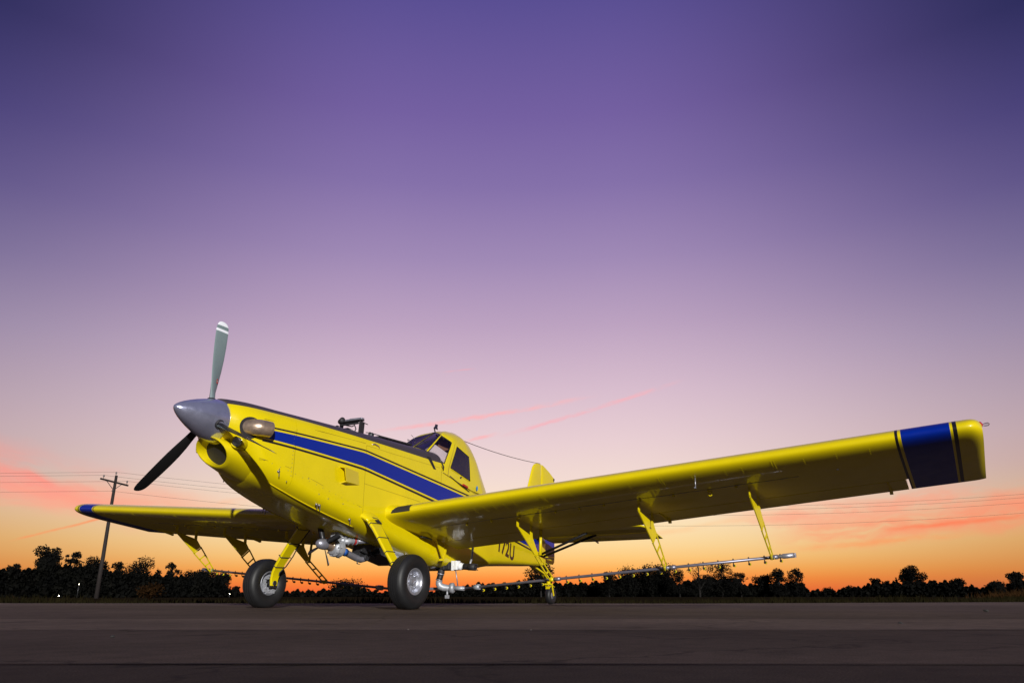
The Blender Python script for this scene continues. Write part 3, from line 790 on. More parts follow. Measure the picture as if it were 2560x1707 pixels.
# ---- wings
def naca(u, t=0.155, m=0.038, p=0.4):
    yt = 5*t*(0.2969*sqrt(u)-0.126*u-0.3516*u*u+0.2843*u**3-0.1036*u**4)
    yc = m/p**2*(2*p*u-u*u) if u < p else m/(1-p)**2*((1-2*p)+2*p*u-u*u)
    return yc, yt
def wing_pt(y, u, up, side, tipk=0.0):
    ya = abs(y)
    le = V((-.405-.062*(ya-.6), y*side, 1.315+.0762*(ya-.6)))
    te = V((le.x-1.77, y*side, .875+.0868*(ya-.6)))
    yc, yt = naca(u)
    ch = (te-le); nrm = V((-ch.z, 0, ch.x)).normalized()
    if nrm.z < 0: nrm = -nrm
    L = ch.length
    if tipk > 0:
        le_s = 0.09*tipk**5
        u2 = le_s+(1-le_s)*u
        yt_u = yt*(1-0.12*tipk**6); yt_l = yt*(1-0.22*tipk**6)
        off = yc+(yt_u if up else -yt_l)+0.006*tipk**4
        return le+ch*u2+nrm*(off*L)
    return le+ch*u+nrm*((yc+(yt if up else -yt))*L)
US = [0, .0025, .008, .018, .035, .06, .09, .13, .18, .24, .31, .39, .47, .56, .65, .742]
UF = [.752, .80, .86, .92, .97, 1.0]
def loop_main(y, side): return [wing_pt(y, u, True, side) for u in US[::-1]]+[wing_pt(y, u, False, side) for u in US[1:]]
def loop_flap(y, side): return [wing_pt(y, u, True, side) for u in UF]+[wing_pt(y, u, False, side) for u in UF[::-1][1:]]
UT = US+[.80, .86, .92, .97, 1.0]
def loop_tip(y, side, k): return [wing_pt(y, u, True, side, k) for u in UT[::-1]]+[wing_pt(y, u, False, side, k) for u in UT[1:-1]]
B0, B1, B2, B3, B4, B5 = 7.225, 7.255, 7.285, 7.760, 7.785, 7.825
PAINT = ['yellow_paint', 'blue_paint', 'black_paint']
def paint_of(y):
    if B0 <= y < B1: return 2
    if B2 <= y < B3: return 1
    if B4 <= y < B5: return 2
    return 0
AY = 7.235
for side in (1, -1):
    ys = [.30, .45, .6, .75]+[.75+(7.20-.75)*k/24 for k in range(1, 25)]+[7.225, AY]
    q = MB(); q.loft([loop_main(y, side) for y in ys], cap=(True, True), mif=lambda i, k: paint_of((ys[i]+ys[i+1])/2))
    wg = q.build('wing', PAINT, PL, autosmooth=radians(50))
    for nm, a, b in (('flap', .62, 4.10), ('aileron', 4.115, 7.205)):
        yy = xs_of(a, b, 12); q = MB(); q.loft([loop_flap(y, side) for y in yy], cap=(True, True)); q.build(nm, 'yellow_paint', wg, autosmooth=radians(50))
    yt = [AY, B1, B2, 7.40, 7.58, B3, B4, B5]+[B5+(8.06-B5)*k/10 for k in range(1, 11)]
    def tk(y): return max(0.0, (y-B5)/(8.06-B5))
    q = MB(); q.loft([loop_tip(y, side, tk(y)) for y in yt], cap=(True, True), mif=lambda i, k: paint_of((yt[i]+yt[i+1])/2))
    q.build('wing_tip', PAINT, wg, autosmooth=radians(60))
    # navigation light
    e = wing_pt(8.045, .16, True, side)-V((-.10, 0, .075)) if False else wing_pt(8.05, .03, True, side, 1.0)
    q = MB(); q.lathe([(-.06, .042), (-.01, .042), (.02, .032), (.038, 0)], e+V((.0, -.01*side, -.012)), (.3, side, 0), 12); nl = q.build('navigation_light', 'nav_red' if side > 0 else 'decal_blue', wg)
    q = MB(); q.lathe([(-.02, .012), (.0, .018), (.03, .018), (.045, 0)], e+V((-.02, .045*side, -.01)), (.1, side, .1), 12); q.build('strobe_lens', 'lens_glass', wg)
    # rivet rows on the underside of the nose skin
    q = MB()
    def rivrow(y, u0, u1, n, r=.0055):
        for k in range(n):
            u = u0+(u1-u0)*k/max(1, n-1); p = wing_pt(y, u, False, side)
            d = wing_pt(y, min(1, u+.01), False, side)-wing_pt(y, max(0, u-.01), False, side); nn = d.cross(V((0, 1, 0))).normalized()
            if nn.z > 0: nn = -nn
            dot(q, p-nn*.0005, nn, r)
    for k in range(11): rivrow(.98+.155*k, .075, .20, 7, .0075)
    for y in (2.95, 4.55, 5.9): rivrow(y, .035, .17, 15, .007); rivrow(y+.03, .035, .17, 15, .006)
    for y in (3.35, 3.75, 4.15, 4.95, 5.35, 5.55, 6.25, 6.6, 6.95): rivrow(y, .06, .125, 4, .007)
    tag(q.build('rivets', 'yellow_metal', wg, fix=False), kind='stuff')
    # streaky sealant line and wiring clips under the spar
    q = MB()
    random.seed(8)
    P = [wing_pt(y, .345+.004*sin(y*3)+.003*sin(y*9), False, side)-V((0, 0, .002)) for y in xs_of(.9, 6.1, 60)]
    q.tube(P, [random.choice((.0015, .003, .0045)) for _ in P], 5); q.build('spar_conduit', 'pale_stone', wg)
    for y in (1.5, 1.9, 2.35, 2.9, 3.25, 3.6, 4.1, 4.55, 5.0, 5.35):
        p = wing_pt(y, .36, False, side); q = MB(); q.box(p-V((0, 0, .012)), (.03, .022, .03)); q.build('clip', 'yellow_metal', wg)
    # aileron and flap hinge arms
    for y, l in ((7.0, .20), (4.12, .20)):
        p = wing_pt(y, .80, False, side); q = MB(); q.bar(p+V((.05, 0, .01)), p+V((-l-.12, 0, -.075)), .014, .035); q.lathe([(-.02, .02), (.02, .02)], p+V((-l-.12, 0, -.075)), (0, 1, 0), 10, cap=True); q.build('hinge_arm', 'yellow_metal', wg)
    # leading edge root strip
    q = MB(); grid = [[wing_pt(y, u, up_, side)+V((.007, 0, .003 if up_ else -.003)) for (u, up_) in ((.03, True), (.016, True), (.006, True), (.0005, True), (.004, False))] for y in (.64, .74, .85, .96)]
    q.loft(grid, closed=False); q.build('root_abrasion_strip', 'matte_black', wg, fix=False)
    # root fillet
    q = MB(); sec = []
    for u, up_ in [(u, True) for u in US[::-1]]+[(u, False) for u in US[1:]]:
        a = wing_pt(.82, u, up_, side); b = wing_pt(.54, u, up_, side)
        g_ = (0.015 if not up_ else .035)*(1-u*.6)
        m_ = V((b.x+.02*(1-u)**3, b.y, b.z+(g_ if up_ else -g_*.9)))
        cpt = wing_pt(.60, u, up_, side)
        row = [a.lerp(cpt, t).lerp(cpt.lerp(m_, t), t) for t in [k/6 for k in range(7)]]
        sec.append([p+V((0, 0, .002 if up_ else -.002)) for p in row])
    q.loft(sec, closed=False); q.build('wing_root_fillet', 'yellow_paint', wg)
    if side == 1:   # pitot tube
        p = wing_pt(4.98, .10, False, side); q = MB(); q.tube([p, p+V((.015, 0, -.12))], .007, 8); q.tube([p+V((-.01, 0, -.122)), p+V((.05, 0, -.12))], .008, 8); q.build('pitot_tube', 'aluminium', wg)
        q = MB(); p = wing_pt(6.55, .30, False, side); q.lathe([(0, .014), (.012, .012), (.016, 0)], p, (0, 0, -1), 10); q.build('drain_valve', 'white_paint', wg)
    # landing / tie-down ring
    p = wing_pt(5.0, .40, False, side); q = MB(); q.lathe([(-.006, .02), (.006, .02), (.006, .03), (-.006, .03), (-.006, .02)], p-V((0, 0, .03)), (1, 0, 0), 16); q.build('tie_down_ring', 'yellow_metal', wg)

# ---- spray booms, hangers, nozzles
def boom_pt(y, side): return V((-2.27-.0453*(y-2.26), y*side, .400+.0785*(y-2.26)))
nozzle_mesh = None
for side in (1, -1):
    q = MB(); q.tube([boom_pt(.70, side), boom_pt(2.26, side), boom_pt(4.02, side), boom_pt(5.58, side)], .020, 12); bm_ = q.build('spray_boom', 'boom_tube', PL)
    q = MB(); q.tube([boom_pt(5.52, side), boom_pt(5.58, side), boom_pt(5.61, side), boom_pt(5.74, side)], [.023, .023, .032, .032], 12); q.tube([boom_pt(5.74, side), boom_pt(5.77, side)], [.028, .018], 12)
    for k in range(6):
        p = boom_pt(5.74, side)+V((0.026*cos(k*pi/3), 0, .026*sin(k*pi/3))); q.tube([p, p+V((0, .03*side, 0))], .006, 5)
    q.build('boom_end_cap', 'aluminium', bm_)
    for y in (.92, 3.98, 4.06, 2.30, 5.44):
        q = MB(); a = boom_pt(y, side); b = boom_pt(y+.10, side); q.tube([a, b], .030 if y > 1 else .042, 12); q.build('boom_coupling', 'grey_cast' if y < 1 else 'boom_tube', bm_)
    ylist = [1.06+.205*k for k in range(23) if abs(1.06+.205*k-2.26) > .07 and abs(1.06+.205*k-4.02) > .07]
    for y in ylist:
        p = boom_pt(y, side)
        if nozzle_mesh is None:
            q = MB(); q.tube([(0, 0, .045), (0, 0, -.052)], .009, 8); q.tube([(0, 0, .028), (0, 0, .034)], .016, 8)
            q.tube([(0, 0, -.052), (-.012, 0, -.066), (-.034, 0, -.070)], .010, 8)
            q.tube([(-.026, 0, -.069), (-.040, 0, -.070)], .019, 10, mi=0); q.tube([(-.040, 0, -.070), (-.072, 0, -.071), (-.078, 0, -.071)], [.025, .025, .016], 10, mi=1)
            ob = q.build('spray_nozzle', ['matte_black', 'yellow_metal'], bm_); nozzle_mesh = ob.data
        else:
            ob = bpy.data.objects.new('spray_nozzle', nozzle_mesh); COL.objects.link(ob); ob.parent = bm_
        ob.location = p; ob.scale = (.78, .78, .78)
    # hangers: tapered plates with lightening holes
    for y, tx, tz, kx, kz, k2x, k2z in ((5.47, -1.43, 1.36, -1.96, 1.23, -2.08, 1.09), (4.02, -1.36, 1.25, -1.93, 1.115, -2.02, 1.00), (2.26, -1.19, 1.12, -1.66, .985, -1.84, .74)):
        b = boom_pt(y, side); Y = y*side
        top = wing_pt(y, .50, False, side)
        F = V((tx, Y, tz)); K1 = V((kx, Y, kz)); K2 = V((k2x, Y, k2z)); E0 = V((b.x+.035, Y, b.z-.03)); E1 = V((b.x-.035, Y, b.z+.02))
        q = MB()
        # solid upper plate
        fr1 = F.lerp(E0, .52)
        q.prism([F, fr1, K2, K1], .014, (0, 1, 0))
        # open lower leg: two rails with webs
        q.bar(fr1, E0, .014, .020, (1, 0, .6)); q.bar(K2, E1, .014, .020, (1, 0, .6))
        for t in (.04, .36, .70, .96):
            q.bar(fr1.lerp(E0, t), K2.lerp(E1, t), .014, .024 if t < .9 else .05, (0, 0, 1))
        # flange stiffener and feet to the wing skin
        q.bar(F.lerp(K1, .15), F.lerp(K2, .9), .006, .006, (0, 1, 0))
        wl = wing_pt(y, (F.x-(-.405-.062*(y-.6)))/-1.77, False, side); q.bar(F+V((-.05, 0, -.025)), wl+V((-.06, 0, .01)), .012, .05, (1, 0, 0))
        wl2 = wing_pt(y, (K1.x-(-.405-.062*(y-.6)))/-1.77, False, side); q.bar(K1+V((.02, 0, -.02)), wl2+V((.02, 0, .01)), .012, .06, (1, 0, 0))
        q.lathe([(-.03, .028), (.03, .028)], b, (0, 1, 0), 12, cap=True)
        q.build('boom_hanger', 'yellow_metal', PL)
        if y < 3:
            q = MB(); r0 = V((-1.85, (y+.03)*side, .73)); wl3 = wing_pt(y+.03, .84, False, side); q.tube([r0, V((-1.88, (y+.03)*side, wl3.z+.02))], .022, 10); q.build('hanger_strut', 'yellow_metal', PL)
    # short inner bracket
    Y = .655*side; q = MB(); q.prism([(-1.52, Y, .985), (-1.60, Y, 1.0), (-1.73, Y, .86), (-1.735, Y, .70), (-1.70, Y, .70)], .022, (0, 1, 0)); q.bar((-1.72, Y, .71), (-1.80, Y, .93), .03, .035, (1, 0, 0)); q.bar((-1.71, Y-.06*side, .70), (-1.71, Y+.02*side, .70), .03, .03); q.build('inner_bracket', 'yellow_metal', PL)

# ---- landing gear
TRK, WR = 1.328, .345
def wheel(side):
    c = V((0, TRK*side, WR)); ax = V((0, side, 0))
    wh = empty('main_wheel'); wh.parent = PL
    prof = [(-.092, .165), (-.108, .185), (-.122, .225), (-.126, .262), (-.120, .295), (-.106, .320), (-.086, .336), (-.062, .3435), (-.060, .337), (-.054, .337), (-.052, .3445), (-.022, .346), (-.020, .339), (-.014, .339), (-.012, .346), (.012, .346), (.014, .339), (.020, .339), (.022, .346), (.052, .3445), (.054, .337), (.060, .337), (.062, .3435), (.086, .336), (.106, .320), (.120, .295), (.126, .262), (.122, .225), (.108, .185), (.092, .165)]
    prof = [(a*1.02, r) for a, r in prof]
    q = MB(); q.lathe(prof, c, ax, 56)
    # flatten the contact patch and bulge the sidewall
    vs = []
    for v in q.v:
        z = v[2]; y = v[1]
        if z < .030:
            t = (.030-z)/.030; z = .003+z*.6 if z > 0 else .003; y = c.y+(y-c.y)*(1+.10*t)
        vs.append((v[0], y, z))
    q.v = vs
    ty = q.build('tyre', 'rubber', wh, autosmooth=radians(40))
    q = MB()
    rp = [(.020, .0), (.020, .045), (.018, .058), (.030, .075), (.034, .110), (.052, .124), (.074, .132), (.092, .142), (.100, .152), (.102, .164), (.098, .170), (.086, .168), (.04, .162), (-.04, .162), (-.086, .168), (-.098, .170), (-.102, .164), (-.095, .150), (-.05, .14), (-.03, .11), (-.02, .05), (-.02, 0)]
    q.lathe(rp, c, ax, 40)
    q.lathe([(.02, .040), (.055, .038), (.060, .030), (.060, .0)], c, ax, 18)
    for k in range(8):
        a = 2*pi*k/8; p = c+V((sin(a)*.092, 0, cos(a)*.092)); q.lathe([(.028, .011), (.050, .011), (.052, 0)], p, ax, 6, smooth=False)
    q.build('rim', 'rim_silver', wh, autosmooth=radians(35))
    # brake on the inboard side
    q = MB(); q.lathe([(-.072, .06), (-.072, .118), (-.086, .118), (-.086, .06)], c, ax, 28)
    q.box(c+V((-.02, -.085*side, -.115)), (.16, .05, .055)); q.box(c+V((.085, -.085*side, -.06)), (.05, .05, .12)); q.box(c+V((-.10, -.085*side, .0)), (.05, .05, .14))
    for k in range(9):
        a = 2*pi*k/9+.2; p = c+V((sin(a)*.105, -.09*side, cos(a)*.105)); q.lathe([(0, .013), (.03, .013), (.032, 0)], p, (0, -side, 0), 6)
    q.build('brake', 'grey_cast', wh, autosmooth=radians(40))
    return wh
for side in (1, -1):
    wheel(side)
    # flat spring leg
    P = [V((-.03, .50*side, 1.20)), V((-.03, .62*side, 1.155)), V((-.025, .72*side, 1.045)), V((-.01, .83*side, .905)), V((.0, .95*side, .745)), V((.0, 1.06*side, .60)), V((.0, 1.125*side, .495)), V((.0, 1.15*side, .40)), V((.0, 1.152*side, .31))]
    wd = [.25, .24, .215, .20, .185, .17, .155, .14, .12]
    q = MB(); secs = []
    for i, p in enumerate(P):
        d = (P[min(i+1, len(P)-1)]-P[max(i-1, 0)]).normalized(); u = V((1, 0, 0)); nn = d.cross(u).normalized(); h = wd[i]/2; t = .026-.0006*i
        secs.append([p+u*h*.86-nn*t, p+u*h-nn*t*.3, p+u*h+nn*t*.3, p+u*h*.86+nn*t, p-u*h*.86+nn*t, p-u*h+nn*t*.3, p-u*h-nn*t*.3, p-u*h*.86-nn*t])
    q.loft(secs, cap=(True, True)); lg = q.build('landing_gear_leg', 'yellow_paint', PL, autosmooth=radians(30))
    q = MB(); q.tube([V((0, 1.12*side, WR)), V((0, 1.32*side, WR))], .036, 12); q.box((0, 1.165*side, .35), (.12, .03, .13)); q.build('axle', 'dark_metal', lg)
    # brake line and its bands
    bands = []
    for t in (1.5, 3.0, 4.2, 5.2):
        i = int(t); k = t-i; p = P[i].lerp(P[i+1], k); d = (P[i+1]-P[i]).normalized(); nn = d.cross(V((1, 0, 0))).normalized(); h = (wd[i]*(1-k)+wd[i+1]*k)/2+.004; tt = .029
        q = MB(); c4 = [p+V((h, 0, 0))+nn*tt, p-V((h, 0, 0))+nn*tt, p-V((h, 0, 0))-nn*tt, p+V((h, 0, 0))-nn*tt]
        q.tube(c4+[c4[0]], .006, 5, cap=False); q.build('band', 'cable', lg)
    q = MB(); q.tube([P[1]+V((-.14, 0, .0)), P[3]+V((-.125, 0, 0)), P[4]+V((-.125, -.02*side, -.02)), P[5]+V((-.10, -.03*side, -.02)), P[6]+V((-.05, -.03*side, .0)), P[7]+V((-.06, .0, 0)), P[8]+V((-.05, .03*side, .03))], .009, 7); q.build('brake_hose', 'cable', lg)
    # leg fairing cuff at the fuselage
    q = MB(); secs = []
    for k in range(7):
        t = k/6; p = V((-.03-.02*t, (.44+.22*t)*side, 1.235-.10*t*t)); w = .20-.045*t; h = .075-.03*t
        secs.append([p+V((w*cos(b), 0, 0))+V((0, .35*side, .94))*(h*sin(b)) for b in [2*pi*j/18 for j in range(18)]])
    q.loft(secs, cap=(True, True)); q.build('leg_cuff', 'yellow_paint', lg)
    q = MB(); q.add([(.02, .655*side, 1.205), (-.09, .668*side, 1.19), (-.15, .70*side, 1.12), (-.05, .688*side, 1.135)], [(0, 1, 2, 3)]); q.build('anti_chafe_patch', 'matte_black', lg, fix=False)

# ---- tail gear
q = MB(); q.bar((-5.75, 0, .76), (-6.30, 0, .60), .10, .035); q.bar((-6.25, 0, .62), (-6.50, 0, .47), .08, .035); q.tube([(-6.52, 0, .52), (-6.54, 0, .38)], .040, 12); q.tube([(-6.10, .05, .76), (-6.46, .05, .50)], .018, 8); tg = q.build('tail_gear_spring', 'yellow_metal', PL, bevel=.006)
q = MB()
for s in (1, -1): q.bar((-6.55, .072*s, .39), (-6.62, .072*s, .17), .014, .036, (1, 0, .3)); 
q.bar((-6.53, -.08, .40), (-6.53, .08, .40), .07, .03)
for k in range(8):
    a0, a1 = radians(42+k*10), radians(52+k*10); q.bar((-6.62+.196*cos(a0), 0, .175+.196*sin(a0)), (-6.62+.196*cos(a1), 0, .175+.196*sin(a1)), .09, .012, (1, 0, 1))
q.build('tail_fork', 'yellow_metal', tg)
q = MB(); q.lathe([(-.035, .07), (-.052, .09), (-.060, .13), (-.050, .158), (-.028, .172), (0, .175), (.028, .172), (.050, .158), (.060, .13), (.052, .09), (.035, .07)], (-6.62, 0, .175), (0, 1, 0), 36); tw = q.build('tail_tyre', 'rubber', tg)
q = MB(); q.lathe([(-.04, .0), (-.04, .03), (-.025, .05), (-.035, .075), (.035, .075), (.025, .05), (.04, .03), (.04, 0)], (-6.62, 0, .175), (0, 1, 0), 24); q.build('tail_rim', 'rim_silver', tg)
q = MB(); q.tube([(-6.0, .12, .86), (-6.35, .10, .80), (-6.60, .06, .62)], .008, 6); q.tube([(-6.02, -.1, .86), (-6.35, -.1, .80), (-6.60, -.06, .62)], .008, 6); q.tube([(-6.18, .02, .78), (-6.40, .02, .46)], .016, 8); q.build('steering_link', 'dark_metal', tg)

# ---- fin, rudder, tailplane
def foil_strip(prof, name, mats, parent, thick, mif=None):
    """prof: (x_le, x_te, z) rows; a thin symmetric aerofoil surface standing on y=0"""
    q = MB(); secs = []
    U = [0, .03, .1, .25, .45, .7, 1.0]
    for i, (xa, xb, z, th) in enumerate(prof):
        up = []; dn = []
        for u in U:
            t = th*(sqrt(u)*1.0-u)*1.9+.004 if True else 0
            x = xa+(xb-xa)*u; up.append((x, t, z)); dn.append((x, -t, z))
        secs.append(up+dn[::-1])
    q.loft(secs, cap=(True, True), mif=mif)
    return q.build(name, mats, parent, autosmooth=radians(50))
foil_strip([(-5.10, -6.20, 1.42, .05), (-5.30, -6.21, 1.7, .05), (-5.48, -6.22, 2.0, .05), (-5.66, -6.23, 2.37, .045), (-5.80, -6.235, 2.66, .04), (-5.86, -6.24, 2.77, .035), (-5.93, -6.24, 2.835, .025), (-6.05, -6.245, 2.872, .01)], 'fin', 'yellow_paint', PL, .05)
rud_rows = [(-6.165, -6.74, .80, .03), (-6.165, -6.80, .845, .035), (-6.17, -6.81, .90, .035), (-6.17, -6.815, .935, .035), (-6.18, -6.82, .96, .035), (-6.19, -6.825, 1.25, .035), (-6.20, -6.835, 1.45, .035), (-6.215, -6.85, 1.7, .035), (-6.23, -6.865, 2.1, .033), (-6.245, -6.875, 2.5, .03), (-6.25, -6.875, 2.58, .028), (-6.255, -6.82, 2.66, .024), (-6.26, -6.62, 2.76, .018), (-6.265, -6.42, 2.835, .012), (-6.27, -6.33, 2.865, .006)]
rud = foil_strip(rud_rows, 'rudder', ['yellow_paint', 'blue_paint', 'black_paint'], PL, .05, mif=lambda i, k: 2 if i in (2,) else (1 if 4 <= i <= 6 else 0))
q = MB()
q.bar((-6.83, .0, 2.58), (-6.86, .0, 2.64), .02, .05, (1, 0, 0)); q.build('rudder_balance', 'dark_metal', rud)
for side in (1, -1):
    def hs(rows, name, mt, parent):
        q = MB(); secs = []
        U = [0, .03, .1, .25, .45, .7, 1.0]
        for (y, xa, za, xb, zb_, th) in rows:
            a, b = V((xa, y*side, za)), V((xb, y*side, zb_)); up = []; dn = []
            for u in U:
                t = th*(sqrt(u)-u)*1.9+.005; p = a.lerp(b, u); up.append(p+V((0, 0, t))); dn.append(p-V((0, 0, t)))
            secs.append(up+dn[::-1])
        q.loft(secs, cap=(True, True)); return q.build(name, mt, parent, autosmooth=radians(50))
    st = hs([(.08, -5.15, 1.42, -5.98, 1.315, .055), (1.2, -5.25, 1.425, -5.98, 1.325, .05), (2.3, -5.36, 1.43, -5.98, 1.335, .045), (2.5, -5.45, 1.42, -5.98, 1.335, .035), (2.58, -5.62, 1.39, -5.99, 1.335, .02)], 'tailplane', 'yellow_paint', PL)
    hs([(.16, -6.0, 1.312, -6.50, 1.225, .03), (2.42, -6.0, 1.332, -6.42, 1.235, .028), (2.6, -5.78, 1.36, -6.41, 1.235, .02)], 'elevator', 'yellow_paint', st)
    for xa, xb in ((-5.80, -5.55), (-6.05, -6.0)):
        q = MB(); q.tube([(xa, .12*side, .93), (xb, 1.36*side, 1.325)], .024, 8); q.build('tailplane_strut', 'strut_black', st)
    q = MB(); q.bar((-6.15, 1.18*side, 1.29), (-6.50, 1.18*side, 1.20), .02, .03); q.build('trim_tab_rod', 'bolt', st)

# ---- registration lettering on the near flank
cu = bpy.data.curves.new('lettering', 'FONT'); cu.body = '172U'; cu.size = .46; cu.shear = .22; cu.space_character = 1.08; cu.extrude = .001; cu.offset = .014
to = bpy.data.objects.new('lettering_source', cu); COL.objects.link(to)
dg = bpy.context.evaluated_depsgraph_get(); dg.update()
me = bpy.data.meshes.new_from_object(to.evaluated_get(dg)); bpy.data.objects.remove(to)
xw = max(v.co.x for v in me.vertices)
for side in (1, -1):
    m2 = me.copy() if side == -1 else me
    for v in m2.vertices:
        lx, lz = v.co.x*0.72, v.co.y
        if side == 1: x = -3.66-lx; 
        else: x = -3.66-(xw*0.72-lx)
        z = .945+lz*.86-.205*(-3.66-x)
        y = hermite(REAR, x)[0]+.003+v.co.z*.5
        v.co = (x, y*side, z)
    m2.materials.clear(); m2.materials.append(MATS['text_paint'])
    lo = bpy.data.objects.new('registration_lettering', m2); COL.objects.link(lo); lo.parent = PL

# ---- spray pump with its fan under the belly
q = MB(); ax = V((1, -.08, .06)).normalized(); pc = V((.20, 0, .845))
q.lathe([(.16, .0), (.158, .018), (.15, .036), (.13, .055), (.10, .068), (.05, .074), (.0, .072), (-.01, .06)], pc, ax, 26); pf = q.build('pump_spinner', 'aluminium', PL)
for k in range(4):
    a = radians(22+90*k); rd = V((0, cos(a), sin(a))); tn = V((0, -sin(a), cos(a))); q = MB(); secs = []
    for r, c_, tw in ((.05, .055, 50), (.12, .075, 42), (.22, .078, 32), (.30, .074, 26), (.305, .05, 26)):
        t = radians(tw); cdv = tn*cos(t)+ax*sin(t); nd = ax*cos(t)-tn*sin(t); p = pc+ax*.03+rd*r
        secs.append([p+cdv*c_/2, p+nd*.008, p-cdv*c_/2, p-nd*.005])
    q.loft(secs, cap=(True, True)); q.build('fan_blade', 'dark_metal', pf)
q = MB(); q.lathe([(-.01, .055), (-.04, .07), (-.06, .06), (-.10, .06), (-.11, .08)], pc, ax, 22); q.build('fan_brake', 'exhaust_metal', pf)
q = MB()
q.lathe([(-.11, .05), (-.12, .085), (-.15, .10), (-.16, .118), (-.18, .120), (-.19, .105), (-.23, .118), (-.27, .118), (-.28, .09), (-.32, .07)], pc+V((0, .0, -.03)), ax, 26, cap=True)
for k in range(10):
    a = 2*pi*k/10; q.lathe([(-.13, .010), (-.21, .010)], pc+V((0, .108*cos(a), -.03+.108*sin(a))), ax, 6, cap=True)
q.box(pc+V((-.20, 0, .07)), (.07, .10, .10)); q.tube([pc+V((-.24, 0, .05)), pc+V((-.30, .06, .075))], .05, 12)
pb = q.build('spray_pump', 'grey_cast', PL, autosmooth=radians(40))
q = MB(); M1 = Matrix.Rotation(radians(-9), 3, 'Y'); q.box((.015, .025, .985), (.10, .13, .17), M1); q.box((.03, .015, .88), (.09, .11, .14), M1); q.box((.0, .01, 1.08), (.11, .13, .03)); q.tube([(-.02, .055, .965), (-.05, .09, .955), (-.06, .08, .93)], .010, 7); q.tube([(.06, .02, 1.05), (.065, .03, .86)], .008, 6); q.box((.06, .03, .93), (.03, .06, .05)); q.build('pump_mount', 'grey_cast', PL, bevel=.008)
q = MB(); q.tube([(-.05, .02, .79), (-.20, .02, .755), (-.42, .02, .69), (-.52, .03, .67), (-.60, .05, .69), (-.66, .06, .76), (-.68, .07, .85), (-.69, .07, .95)], .046, 14); pp = q.build('suction_pipe', 'aluminium', PL)
q = MB(); q.tube([(-.13, .02, .773), (-.20, .02, .755)], .056, 14); q.build('hose_coupling', 'band_blue', pp)
for x, z in ((-.02, .70), (-.46, .63)):
    q = MB(); q.tube([(x, .02, z+.03), (x, .02, z-.02)], .010, 8); q.bar((x, .02, z-.02), (x-.05, .03, z-.025), .012, .008); q.build('drain_tap', 'bolt', pp)
q = MB(); q.tube([(-.08, .07, .90), (-.16, .10, .905), (-.24, .12, .91)], .042, 12); q.tube([(-.15, .098, .905), (-.155, .10, .905)], .055, 12); q.tube([(-.22, .115, .91), (-.225, .117, .91)], .055, 12)
q.tube([(-.27, .13, .915), (-.285, .133, .915)], .055, 12); q.box((-.20, .11, .965), (.05, .03, .05)); q.box((-.11, .08, .96), (.05, .04, .04)); vb = q.build('check_valve', 'grey_cast', PL)
q = MB(); q.tube([(-.245, .12, .91), (-.265, .125, .912)], .050, 12); q.build('valve_band', 'red_paint', vb)
q = MB(); q.tube([(-.28, .135, .915), (-.42, .18, .925), (-.58, .22, .935), (-.66, .22, .925), (-.70, .20, .88), (-.71, .17, .82)], .040, 14); q.build('pressure_pipe', 'aluminium', PL)
# hopper gate box and clutter behind the pump
q = MB(); q.box((-.98, 0, .735), (.62, .50, .12), Matrix.Rotation(radians(-13), 3, 'Y')); q.box((-.62, .02, .83), (.16, .34, .10)); q.box((-.52, -.02, .745), (.12, .16, .13)); q.lathe([(-.06, .05), (.06, .05)], (-.58, .04, .70), (0, 1, 0), 14, cap=True); q.lathe([(-.05, .035), (.05, .035)], (-.45, -.05, .74), (0, 1, 0), 14, cap=True); q.tube([(-.42, .10, .80), (-.55, .12, .76), (-.75, .12, .70)], .02, 8); q.tube([(-1.3, -.2, .64), (-1.3, .2, .64)], .03, 10); q.build('gate_box', 'dark_metal', PL, bevel=.008)
q = MB(); q.tube([(-.78, .26, .80), (-.95, .32, .785), (-1.05, .34, .77), (-1.12, .35, .70)], .040, 12); q.tube([(-.70, .30, .93), (-.74, .31, .86)], .035, 10); q.box((-.72, .30, .90), (.08, .10, .06)); q.tube([(-.85, .30, .72), (-1.05, .30, .69), (-1.2, .30, .66)], .05, 12); q.build('return_pipe', 'grey_cast', PL)
q = MB(); q.tube([(-1.12, .35, .70), (-1.35, .34, .69), (-1.62, .33, .665)], .044, 12); q.tube([(-1.62, .33, .665), (-1.80, .33, .645)], .052, 12); q.tube([(-1.86, .335, .64), (-1.93, .335, .635)], .060, 12); q.box((-1.42, .345, .75), (.03, .03, .10)); q.box((-1.52, .36, .74), (.02, .02, .10)); q.box((-1.70, .33, .72), (.03, .03, .09)); fp = q.build('feed_pipe', 'aluminium', PL)
q = MB(); q.box((-2.10, .38, .645), (.16, .17, .17)); q.box((-2.12, .48, .63), (.12, .10, .13)); q.tube([(-1.92, .335, .635), (-2.1, .37, .63)], .056, 12); q.tube([(-2.08, .375, .60), (-2.07, .375, .50)], .056, 14); vbx = q.build('valve_block', 'matte_black', PL, bevel=.012)
q = MB(); q.box((-2.15, .565, .625), (.10, .045, .15)); q.box((-2.155, .625, .63), (.11, .055, .14)); q.lathe([(-.05, .058), (.07, .058), (.08, .045), (.12, .045)], (-2.16, .63, .615), (-.05, 1, 0), 16, cap=True); q.tube([(-2.15, .60, .70), (-2.15, .60, .55)], .018, 8); q.box((-2.15, .52, .61), (.05, .05, .05)); q.build('flow_valve', 'white_paint', PL, bevel=.008)
q = MB(); q.tube([(-2.165, .745, .61), (-2.18, .93, .595)], [.048, .048], 14); q.tube([(-2.17, .83, .605), (-2.18, .96, .597)], .054, 14)
for k in range(6): a = pi*k/3; q.tube([(-2.18+.045*cos(a), .95, .597+.045*sin(a)), (-2.18+.045*cos(a), .99, .595+.045*sin(a))], .007, 5)
q.build('filter_canister', 'matte_black', PL)
